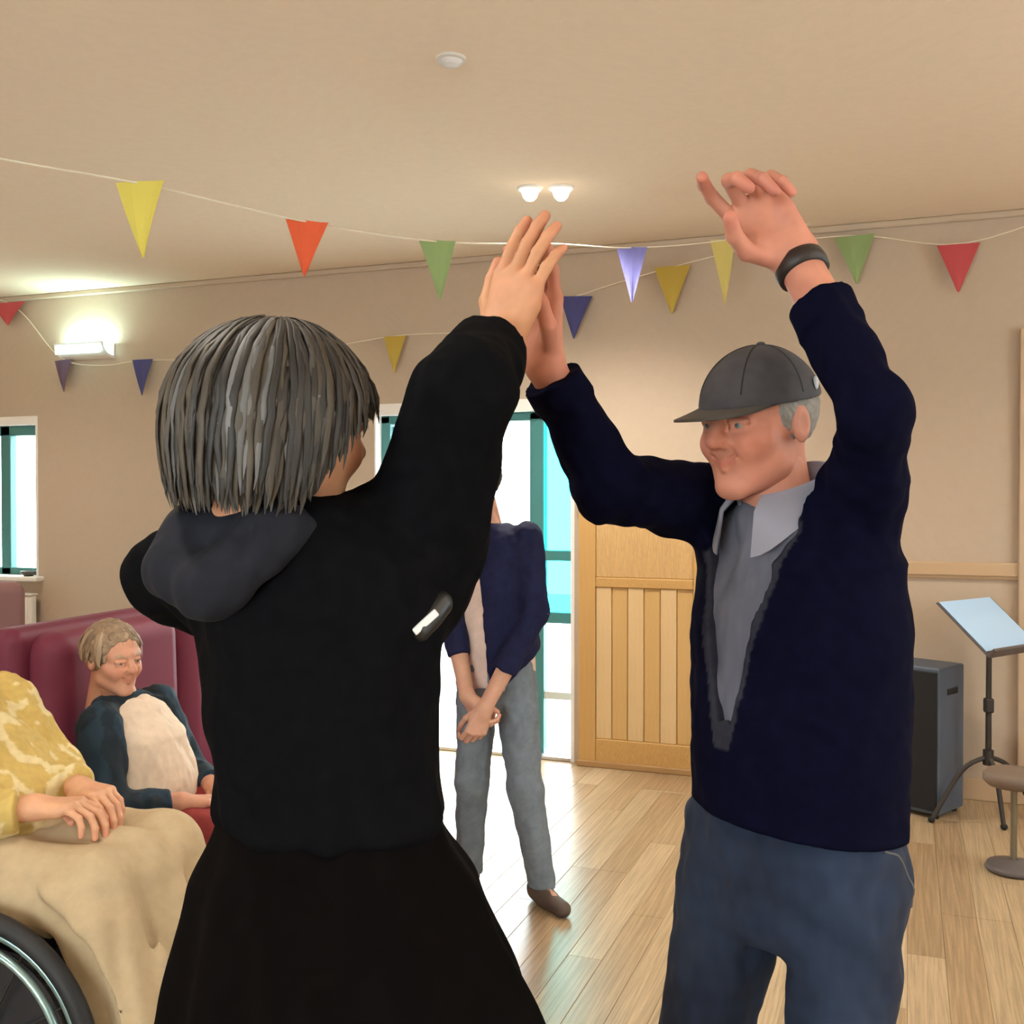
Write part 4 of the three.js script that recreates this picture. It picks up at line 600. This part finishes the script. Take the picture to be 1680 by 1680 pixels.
{
  const o = [-1.13, 0, -3.2], f = [0.957, 0.29], skin = [0.60, 0.30, 0.20];
  const t = person('person in a cream top and dark teal cardigan seated on the maroon sofa', o);
  const headC = [-1.205, 1.045, -3.17], HM = frame(headC, [0.82, -0.12, 0.56], 0.05).scale(V(0.9, 0.9, 0.9));
  const SR = [-1.20, 0.865, -3.05], ER = [-1.145, 0.635, -2.97], WR = [-0.97, 0.64, -3.05], SL = [-1.14, 0.865, -3.36], EL = [-1.05, 0.64, -3.40], WL = [-0.92, 0.64, -3.22];
  const hR = [-1.12, 0.545, -3.11], kR = [-0.72, 0.535, -3.0], aR = [-0.68, 0.10, -3.0], hL = [-1.08, 0.545, -3.28], kL = [-0.68, 0.535, -3.17], aL = [-0.64, 0.10, -3.17], toeR = [-0.53, 0, -2.96], toeL = [-0.49, 0, -3.13];
  const body = join([stack([[0.47, -1.13, -3.2, 0.15, 0.11], [0.65, -1.14, -3.2, 0.14, 0.115], [0.80, -1.16, -3.2, 0.14, 0.1], [0.89, -1.175, -3.2, 0.11, 0.06]], f), rc(SR, ER, 0.042, 0.036), rc(ER, WR, 0.034, 0.025), rc(SL, EL, 0.042, 0.036), rc(EL, WL, 0.034, 0.025), rc([-1.18, 0.87, -3.2], add(headC, [-0.01, -0.06, -0.01]), 0.052, 0.05), rc(hR, kR, 0.07, 0.05), rc(kR, aR, 0.048, 0.034), rc(hL, kL, 0.07, 0.05), rc(kL, aL, 0.048, 0.034), rc(add(aR, [0, -0.04, 0]), add(toeR, [0, 0.03, 0]), 0.03, 0.022), rc(add(aL, [0, -0.04, 0]), add(toeL, [0, 0.03, 0]), 0.03, 0.022)], 0.03);
  const C4 = [[0.4, 0.5, 0.3], [0.4, 0.5, 0.3], [0.45, 0.5, 0.3], [0.5, 0.5, 0.3]];
  wear(t, 'body', merged([meshOf(body, ...bounds([SR, ER, WR, SL, EL, WL, aR, aL, toeR, toeL, headC], 0.12), 0.012, SKIN(skin)), headGeo(HM, skin, { cell: 0.004, smile: 0.006, brow: [0.4, 0.3, 0.22] }), handGeo({ w: WR, u: [0.9, -0.1, -0.4], n: [0, -1, 0], left: false, elbow: mixp(ER, WR, 0.4), curl: C4, skin, s: 0.95 }), handGeo({ w: WL, u: [0.8, -0.1, 0.55], n: [0, -1, 0], left: true, elbow: mixp(EL, WL, 0.4), curl: C4, skin, s: 0.95 })]), skinM);
  const hairC = (az, r) => [[0.30, 0.20, 0.12], [0.38, 0.27, 0.18], [0.22, 0.14, 0.085]][Math.floor(r * 2.99)];
  const hair = wear(t, 'hair', meshOf(rough(cut(sub(ell([0, 0.03, -0.02], [0.088, 0.096, 0.105]), ell([0, -0.045, 0.1], [0.1, 0.12, 0.085]), 0.01), [0, -0.06, 0], [0, -1, 0], 0.01), 0.006, 50), [-0.11, -0.09, -0.15], [0.11, 0.15, 0.1], 0.006, cloth([0.28, 0.19, 0.12], 0.35, 60)).applyMatrix4(HM), vc(0.7));
  wear(t, 'lock', locks(HM, { n: 90, crown: [0, 0.025, -0.02], r: [0.092, 0.096, 0.108], len: 1.95, open: 0.75, fringe: 1.15, width: 0.018, colours: hairC, flare: 0.03, tuck: 0.3 }), vc(0.6), hair).userData.kind = 'stuff';
  let top = stack([[0.50, -1.12, -3.2, 0.178, 0.148], [0.66, -1.125, -3.2, 0.172, 0.152], [0.80, -1.15, -3.2, 0.168, 0.135], [0.88, -1.17, -3.2, 0.13, 0.09], [0.925, -1.182, -3.2, 0.07, 0.062]], f);
  wear(t, 'top', meshOf(rough(top, 0.007, 18, 0.004, 45), [-1.34, 0.48, -3.42], [-0.92, 0.94, -2.98], 0.007, cloth([0.74, 0.60, 0.47], 0.08, 40)), vc(0.85), null, 'cream top');
  const F = unit([f[0], 0, f[1]]), Lx = [F[2], 0, -F[0]], sl = (S, E, W) => { const d = unit(add(W, E, -1)); return join([rc(S, E, 0.066, 0.056), cut(rc(E, W, 0.056, 0.042), mixp(E, W, 0.85), d)], 0.02); }, s1 = sl(SR, ER, WR), s2 = sl(SL, EL, WL);
  const tor = stack([[0.49, -1.13, -3.2, 0.19, 0.158], [0.66, -1.13, -3.2, 0.184, 0.16], [0.80, -1.155, -3.2, 0.18, 0.145], [0.88, -1.172, -3.2, 0.145, 0.102], [0.935, -1.184, -3.2, 0.082, 0.072]], f);
  const card = (x, y, z) => { const fw = (x + 1.15) * F[0] + (z + 3.2) * F[2], lt = (x + 1.15) * Lx[0] + (z + 3.2) * Lx[2]; return smin(smax(tor(x, y, z), -smax(Math.abs(lt) - 0.17, 0.01 - fw, 0.01), 0.008), Math.min(s1(x, y, z), s2(x, y, z)), 0.03); };
  wear(t, 'cardigan', meshOf(rough(card, 0.008, 16, 0.004, 40), ...bounds([SR, ER, WR, SL, EL, WL, [-1.34, 0.48, -3.42], [-0.95, 0.95, -2.98]], 0.08), 0.008, (x, y, z) => { const n = noise(x * 14, y * 9, z * 14), q = n > 0.12 ? 1.8 : 0.8; return [0.006 * q, 0.018 * q, 0.032 * q]; }), vc(0.85), null, 'dark teal cardigan');
  const tr = join([rc(hR, kR, 0.10, 0.078), rc(kR, aR, 0.075, 0.062), rc(hL, kL, 0.10, 0.078), rc(kL, aL, 0.075, 0.062), stack([[0.45, -1.11, -3.2, 0.17, 0.14], [0.58, -1.12, -3.2, 0.165, 0.13]], f)], 0.03);
  wear(t, 'trousers', meshOf(cut(rough(tr, 0.007, 18), [0, 0.07, 0], [0, -1, 0]), ...bounds([hR, hL, kR, kL, aR, aL], 0.13), 0.009, cloth([0.28, 0.035, 0.035], 0.2, 40)), vc(0.85), null, 'red trousers');
  const shM = mat(lin(0.02, 0.02, 0.02), 0.6); wear(t, 'shoe', shoeGeo([aR[0] - 0.02, 0, aR[2]], toeR), shM); wear(t, 'shoe', shoeGeo([aL[0] - 0.02, 0, aL[2]], toeL), shM);
}

// ===== wheelchair, its occupant and the blanket =====
const WF = unit([0.965, 0, 0.26]), WR_ = [-WF[2], 0, WF[0]], WA = Math.atan2(WF[0], WF[2]);
const wc = [-1.19, 0, -2.55];                                  // seat centre, camera axes
const wp = (fw, y, rt) => [wc[0] + WF[0] * fw + WR_[0] * rt, y, wc[2] + WF[2] * fw + WR_[2] * rt];
{
  const t = thing('wheelchair', 'black wheelchair with large spoked wheels at the left edge', 'wheelchair', toRoom(wc[0], 0, wc[2]), YAW + WA);
  // local: z forwards, x to the occupant's left
  const steel = mat(lin(0.30, 0.44, 0.43), 0.3, { metalness: 0.7 }), black = mat(lin(0.012, 0.012, 0.014), 0.6), vinyl = mat(lin(0.012, 0.013, 0.02), 0.5), dark = mat(lin(0.05, 0.055, 0.06), 0.4, { metalness: 0.6 });
  for (const s of [-1, 1]) {
    const w = new THREE.Group(); w.name = 'wheel'; t.add(w); w.position.set(s * 0.285, 0.325, 0.10); w.rotation.y = Math.PI / 2;
    obj('tyre', new THREE.TorusGeometry(0.302, 0.021, 12, 64), black, w);
    obj('rim', new THREE.TorusGeometry(0.278, 0.010, 10, 64), steel, w);
    obj('hand_rim', new THREE.TorusGeometry(0.262, 0.0085, 10, 64).translate(0, 0, s * 0.032), steel, w);
    obj('hub', new THREE.CylinderGeometry(0.03, 0.03, 0.06, 20).rotateX(Math.PI / 2), dark, w);
    for (let i = 0; i < 12; i++) { const a = i * Math.PI / 6; obj('spoke', bar([Math.cos(a + 0.25) * 0.025, Math.sin(a + 0.25) * 0.025, 0], [Math.cos(a) * 0.276, Math.sin(a) * 0.276, 0], 0.003, 0.003, 6), dark, w); }
    obj('added_dark_disc', new THREE.CylinderGeometry(0.235, 0.235, 0.006, 48).rotateX(Math.PI / 2).translate(0, 0, s * -0.022), mat(lin(0.012, 0.016, 0.024), 0.35), w);  // added black disc, stands in for the darkness behind the spokes
    const cw = new THREE.Group(); cw.name = 'castor'; t.add(cw); cw.position.set(s * 0.20, 0.075, 0.32);
    obj('castor_tyre', new THREE.TorusGeometry(0.06, 0.015, 10, 32).rotateY(Math.PI / 2), black, cw); obj('castor_hub', new THREE.CylinderGeometry(0.05, 0.05, 0.018, 24).rotateZ(Math.PI / 2), dark, cw); obj('fork', [bar([0.024, 0, 0], [0.024, 0.11, 0.02], 0.007), bar([-0.024, 0, 0], [-0.024, 0.11, 0.02], 0.007), bar([0, 0.1, 0.02], [0, 0.2, 0.02], 0.012)], dark, cw);
    obj('side_frame', [tube([[s * 0.20, 0.28, 0.33], [s * 0.20, 0.46, 0.31], [s * 0.21, 0.49, 0.22], [s * 0.22, 0.49, -0.22]], 0.0125), bar([s * 0.20, 0.25, 0.33], [s * 0.22, 0.25, -0.22], 0.0125), bar([s * 0.22, 0.2, -0.22], [s * 0.22, 1.0, -0.28], 0.0125), bar([s * 0.20, 0.26, 0.33], [s * 0.13, 0.14, 0.44], 0.011)], dark, t);
    obj('push_handle', bar([s * 0.22, 0.98, -0.275], [s * 0.22, 0.99, -0.40], 0.018), black, t);
    obj('armrest', rbox(0.05, 0.035, 0.3, 0.014, s * 0.235, 0.70, -0.06), black, t);
    obj('side_panel', rbox(0.008, 0.17, 0.3, 0.003, s * 0.228, 0.59, -0.06), vinyl, t);
    obj('foot_plate', rbox(0.14, 0.014, 0.16, 0.005, s * 0.085, 0.12, 0.47), black, t);
  }
  obj('seat', rbox(0.43, 0.05, 0.42, 0.02, 0, 0.49, 0.02), vinyl, t);
  obj('backrest', rbox(0.42, 0.42, 0.03, 0.012, 0, 0.77, -0.25), vinyl, t);
  obj('cross_brace', [bar([-0.21, 0.25, 0.05], [0.21, 0.46, 0.05], 0.01), bar([0.21, 0.25, 0.08], [-0.21, 0.46, 0.08], 0.01)], dark, t);
}
{
  const o = [wc[0], 0, wc[2]], f = [WF[0], WF[2]], skin = [0.66, 0.34, 0.20];
  const t = person('person in a yellow cardigan sitting in the wheelchair with hands in the lap', o);
  const headC = wp(-0.27, 1.205, 0), HM = frame(headC, WF);
  const SR = wp(-0.20, 0.99, 0.17), ER = wp(-0.10, 0.79, 0.22), WR = wp(0.11, 0.81, 0.10), SL = wp(-0.20, 0.99, -0.17), EL = wp(-0.08, 0.79, -0.22), WL = wp(0.11, 0.81, -0.06);
  const hR = wp(-0.10, 0.60, 0.09), kR = wp(0.30, 0.60, 0.10), aR = wp(0.42, 0.20, 0.09), hL = wp(-0.10, 0.60, -0.09), kL = wp(0.30, 0.60, -0.10), aL = wp(0.42, 0.20, -0.09), toeR = wp(0.56, 0.13, 0.09), toeL = wp(0.56, 0.13, -0.09);
  const key = (y, fw, a, b) => { const p = wp(fw, y, 0); return [y, p[0], p[2], a, b]; };
  const body = join([stack([key(0.53, -0.10, 0.15, 0.11), key(0.74, -0.10, 0.15, 0.11), key(0.90, -0.16, 0.15, 0.09), key(1.01, -0.21, 0.11, 0.06)], f), rc(SR, ER, 0.042, 0.036), rc(ER, WR, 0.034, 0.026), rc(SL, EL, 0.042, 0.036), rc(EL, WL, 0.034, 0.026), rc(wp(-0.22, 1.0, 0), add(headC, [0, -0.06, 0]), 0.055, 0.05), rc(hR, kR, 0.06, 0.046), rc(kR, aR, 0.045, 0.034), rc(hL, kL, 0.06, 0.046), rc(kL, aL, 0.045, 0.034), rc(aR, add(toeR, [0, 0.03, 0]), 0.03, 0.022), rc(aL, add(toeL, [0, 0.03, 0]), 0.03, 0.022)], 0.03);
  const C4 = [[0.45, 0.6, 0.4], [0.5, 0.6, 0.4], [0.55, 0.65, 0.4], [0.6, 0.65, 0.4]];
  wear(t, 'body', merged([meshOf(body, ...bounds([SR, ER, WR, SL, EL, WL, hR, hL, aR, aL, toeR, toeL, headC], 0.12), 0.012, SKIN(skin)), headGeo(HM, skin, { cell: 0.005 }), handGeo({ w: WR, u: add(WF, WR_, -0.35), n: [0, -1, 0], left: false, elbow: mixp(ER, WR, 0.4), curl: C4, skin, s: 1.05 }), handGeo({ w: WL, u: add(WF, WR_, 0.35), n: [0, -1, 0], left: true, elbow: mixp(EL, WL, 0.4), curl: C4, skin, s: 1.05 })]), skinM);
  wear(t, 'hair', meshOf(rough(cut(sub(ell([0, 0.03, -0.02], [0.09, 0.1, 0.107]), ell([0, -0.045, 0.1], [0.1, 0.12, 0.085]), 0.01), [0, -0.06, 0], [0, -1, 0], 0.01), 0.006, 50), [-0.11, -0.09, -0.15], [0.11, 0.15, 0.1], 0.007, cloth([0.5, 0.48, 0.45], 0.2, 60)).applyMatrix4(HM), vc(0.7));
  const sl = (S, E, W) => { const d = unit(add(W, E, -1)); return join([rc(S, E, 0.075, 0.066), cut(rc(E, W, 0.066, 0.05), mixp(E, W, 0.86), d)], 0.03); }, s1 = sl(SR, ER, WR), s2 = sl(SL, EL, WL);
  const tor = stack([key(0.56, -0.10, 0.19, 0.145), key(0.70, -0.075, 0.195, 0.165), key(0.82, -0.095, 0.19, 0.155), key(0.92, -0.155, 0.185, 0.125), key(1.0, -0.205, 0.15, 0.09), key(1.07, -0.23, 0.08, 0.07)], f);
  wear(t, 'cardigan', meshOf(rough((x, y, z) => smin(tor(x, y, z), Math.min(s1(x, y, z), s2(x, y, z)), 0.04), 0.010, 15, 0.006, 38), ...bounds([SR, ER, WR, SL, EL, WL, wp(-0.25, 0.55, 0), wp(0.2, 1.1, 0)], 0.1), 0.008, (x, y, z) => { const n = noise(x * 22, y * 22, z * 22), m = 1 + 0.15 * noise(x * 70, y * 70, z * 70), q = n > 0.18 ? [0.70, 0.57, 0.30] : [0.56, 0.39, 0.115]; return q.map((v) => v * m); }), vc(0.9), null, 'mottled yellow cardigan');
  const shM = mat(lin(0.03, 0.025, 0.02), 0.6); for (const [a, b] of [[aR, toeR], [aL, toeL]]) wear(t, 'shoe', shoeGeo([0, 0, 0], [0, 0, 0.14]).applyMatrix4(frame([a[0] - WF[0] * 0.01, 0.128, a[2] - WF[2] * 0.01], WF)), shM);
  // blanket
  const wheelC = wp(0.10, 0.325, 0.3);
  const ax = WR_, blob = (p, ra) => 0;
  const slab = join([rc(wp(0.02, 0.665, 0.12), wp(0.29, 0.645, 0.13), 0.08, 0.08), rc(wp(0.02, 0.675, -0.13), wp(0.29, 0.655, -0.14), 0.08, 0.08), rc(wp(0.0, 0.69, 0), wp(0.29, 0.67, 0), 0.07, 0.07), rc(wp(0.29, 0.645, 0.13), wp(0.46, 0.25, 0.17), 0.085, 0.09), rc(wp(0.29, 0.655, -0.14), wp(0.46, 0.25, -0.19), 0.085, 0.09), rc(wp(0.31, 0.61, 0), wp(0.48, 0.22, 0), 0.095, 0.10), rc(wp(-0.02, 0.64, 0.19), wp(0.31, 0.61, 0.20), 0.05, 0.055), rc(wp(0.34, 0.56, 0.19), wp(0.44, 0.22, 0.20), 0.06, 0.065)], 0.05);
  let bl = (x, y, z) => { const d = slab(x, y, z); if (Math.abs(d) > 0.06) return d; const fw = (x - wc[0]) * WF[0] + (z - wc[2]) * WF[2], rt = (x - wc[0]) * WR_[0] + (z - wc[2]) * WR_[2]; const k = Math.max(0, Math.min(1, (0.70 - y) * 4)); return d + k * (0.019 * Math.sin(fw * 52 + rt * 30 + y * 16 + 2 * noise(x * 5, y * 4, z * 5)) + 0.008 * Math.sin(fw * 100 - rt * 60 + y * 20 + 4 * noise(x * 4, y * 3, z * 4))) + 0.006 * noise(x * 14, y * 14, z * 14); };
  bl = sub(bl, (x, y, z) => { const fw = (x - wheelC[0]) * WF[0] + (z - wheelC[2]) * WF[2], rt = (x - wc[0]) * WR_[0] + (z - wc[2]) * WR_[2]; return smax(Math.hypot(fw, y - 0.325) - 0.35, 0.225 - rt, 0.01); }, 0.045);
  bl = cut(bl, [0, 0.16, 0], [0, -1, 0], 0.02);
  const b = meshOf(bl, ...bounds([wp(0, 0.2, 0.3), wp(0, 0.75, -0.3), wp(0.62, 0.2, 0.3), wp(0.62, 0.75, -0.3)], 0.06), 0.008, cloth([0.50, 0.375, 0.225], 0.07, 40)).translate(-o[0], 0, -o[2]);
  const bm = obj('blanket', b, vc(0.95)); bm.position.set(...toRoom(o[0], 0, o[2])); bm.rotation.y = YAW; tag(bm, 'beige blanket draped over the knees of the person in the wheelchair', 'blanket');
}

// ===== armchair and radiator under the far window =====
{
  const t = thing('armchair', 'mauve armchair with a rounded back below the far left window', 'armchair', toRoom(-3.02, 0, -6.15), YAW + 0.9), m = mat(lin(0.24, 0.115, 0.11), 0.75);
  obj('base', rbox(0.62, 0.2, 0.6, 0.03, 0, 0.22, 0), m, t); obj('seat_cushion', rbox(0.48, 0.14, 0.52, 0.05, 0, 0.39, 0.04, 4), m, t);
  obj('backrest', rbox(0.58, 0.68, 0.16, 0.079, 0, 0.67, -0.27, 6), m, t);
  for (const s of [-1, 1]) obj('armrest', rbox(0.1, 0.42, 0.56, 0.045, s * 0.3, 0.42, 0, 4), m, t);
  for (const x of [-0.26, 0.26]) for (const z of [-0.25, 0.25]) obj('leg', bar([x, 0, z], [x, 0.13, z], 0.016, 0.022), mat(lin(0.1, 0.06, 0.03), 0.5), t);
}
{
  const t = thing('radiator', 'white panel radiator under the far left window', 'radiator', [-6.25, 0, ZB + 0.07]);
  obj('panel', rbox(1.1, 0.56, 0.05, 0.012, 0, 0.56, 0), M.white, t);
  for (let i = 0; i < 20; i++) obj('flute', rbox(0.03, 0.5, 0.012, 0.005, -0.5 + i * 0.0525, 0.56, 0.028, 1), M.white, t);
  obj('top_grille', rbox(1.1, 0.012, 0.075, 0.004, 0, 0.846, 0), M.white, t);
  obj('bracket', [bar([-0.4, 0, 0.0], [-0.4, 0.3, 0.0], 0.012), bar([0.4, 0, 0.0], [0.4, 0.3, 0.0], 0.012)], M.white, t);
}
{
  const t = thing('dish', 'small dark dish on the window sill', 'dish', [-5.80, 0.97, ZB + 0.02]);
  obj('bowl', lathe([[0, 0.004], [0.03, 0.004], [0.05, 0.02], [0.055, 0.035], [0.05, 0.035], [0.045, 0.022], [0, 0.012]], 28), mat(lin(0.10, 0.10, 0.09), 0.4), t); obj('foot_ring', lathe([[0.0, 0], [0.032, 0], [0.03, 0.006]], 24), mat(lin(0.08, 0.08, 0.07), 0.5), t);
}

// ===== loudspeaker, music stand and stool by the right side =====
{
  const t = thing('loudspeaker', 'tall dark loudspeaker cabinet standing on the floor behind the dancer in the cap', 'loudspeaker', [0.10, 0, -5.50], YAW - 0.85), side = mat(lin(0.075, 0.10, 0.145), 0.5), blk = mat(lin(0.004, 0.006, 0.009), 0.6);
  obj('cabinet', rbox(0.27, 0.70, 0.25, 0.012, 0, 0.37, 0), side, t);
  obj('grille', rbox(0.25, 0.66, 0.012, 0.005, 0, 0.37, 0.128), blk, t);
  for (const x of [-0.1, 0.1]) for (const z of [-0.09, 0.09]) obj('foot', new THREE.CylinderGeometry(0.018, 0.016, 0.022, 16).translate(x, 0.011, z), blk, t);
  obj('handle', rbox(0.006, 0.03, 0.1, 0.003, 0.137, 0.6, 0), blk, t);
}
{
  const at = toRoom(2.24, 0, -4.92), t = thing('music_stand', 'black music stand with a sheet painted in window-reflection blue at the right edge', 'music stand', at, YAW), blk = mat(lin(0.025, 0.02, 0.017), 0.5);
  const hub = 0.30, desk = new THREE.Group(); desk.name = 'desk'; t.add(desk); desk.position.set(0.0, 0.925, 0.0); desk.rotation.set(-0.86, 0.62, 0.0, 'YXZ');
  obj('plate', rbox(0.46, 0.34, 0.006, 0.003), mat(lin(0.07, 0.065, 0.07), 0.5), desk); obj('lip', rbox(0.46, 0.016, 0.05, 0.004, 0, -0.17, 0.022), mat(lin(0.09, 0.075, 0.075), 0.5), desk); 
  obj('pole', bar([0, 0.28, 0], [0.0, 0.87, 0], 0.014, 0.012), blk, t); obj('clamp', rbox(0.04, 0.07, 0.04, 0.01, 0.0, 0.55, 0), blk, t); obj('hub', bar([0, 0.27, 0], [0, 0.34, 0], 0.024), blk, t); obj('bracket', bar([0.0, 0.85, 0], [0.0, 0.913, 0.0], 0.012), blk, t);
  for (const [x, z] of [[-0.27, 0.01], [0.02, 0.12], [0.26, -0.06]]) { const l = obj('leg', tube([[0, 0.31, 0], [x * 0.4, 0.26, z * 0.4], [x, 0.012, z]], 0.0115, 8), blk, t); obj('rubber_foot', new THREE.SphereGeometry(0.016, 14, 10).translate(x, 0.015, z), mat(lin(0.01, 0.01, 0.01), 0.8), l); }
  const sh = obj('sheet_music', rbox(0.43, 0.31, 0.003, 0.001), mat(lin(0.42, 0.66, 0.95), 0.25, { clearcoat: 0.6, clearcoatRoughness: 0.15 }));  // blue stands in for the window reflecting off the desk
  t.updateMatrixWorld(true); const m = desk.matrixWorld.clone().multiply(new THREE.Matrix4().makeTranslation(0, 0.012, 0.0052)); sh.applyMatrix4(m); tag(sh, 'pale sheet with painted blue window reflection lying on the music stand', 'sheet');
}
{
  const t = thing('stool', 'small low round stool with a dark disc foot beside the music stand', 'stool', toRoom(2.05, 0, -4.27), YAW), m = mat(lin(0.10, 0.085, 0.085), 0.45);
  obj('foot', lathe([[0, 0], [0.10, 0], [0.108, 0.012], [0.10, 0.03], [0.03, 0.045], [0.016, 0.05]], 40), m, t); obj('post', bar([0, 0.04, 0], [0, 0.36, 0], 0.013), mat(lin(0.2, 0.17, 0.12), 0.4, { metalness: 0.5 }), t); obj('seat', lathe([[0, 0.35], [0.10, 0.352], [0.118, 0.37], [0.118, 0.395], [0.10, 0.412], [0, 0.415]], 40), mat(lin(0.16, 0.115, 0.085), 0.6), t);
}
renderer.render(scene, camera);
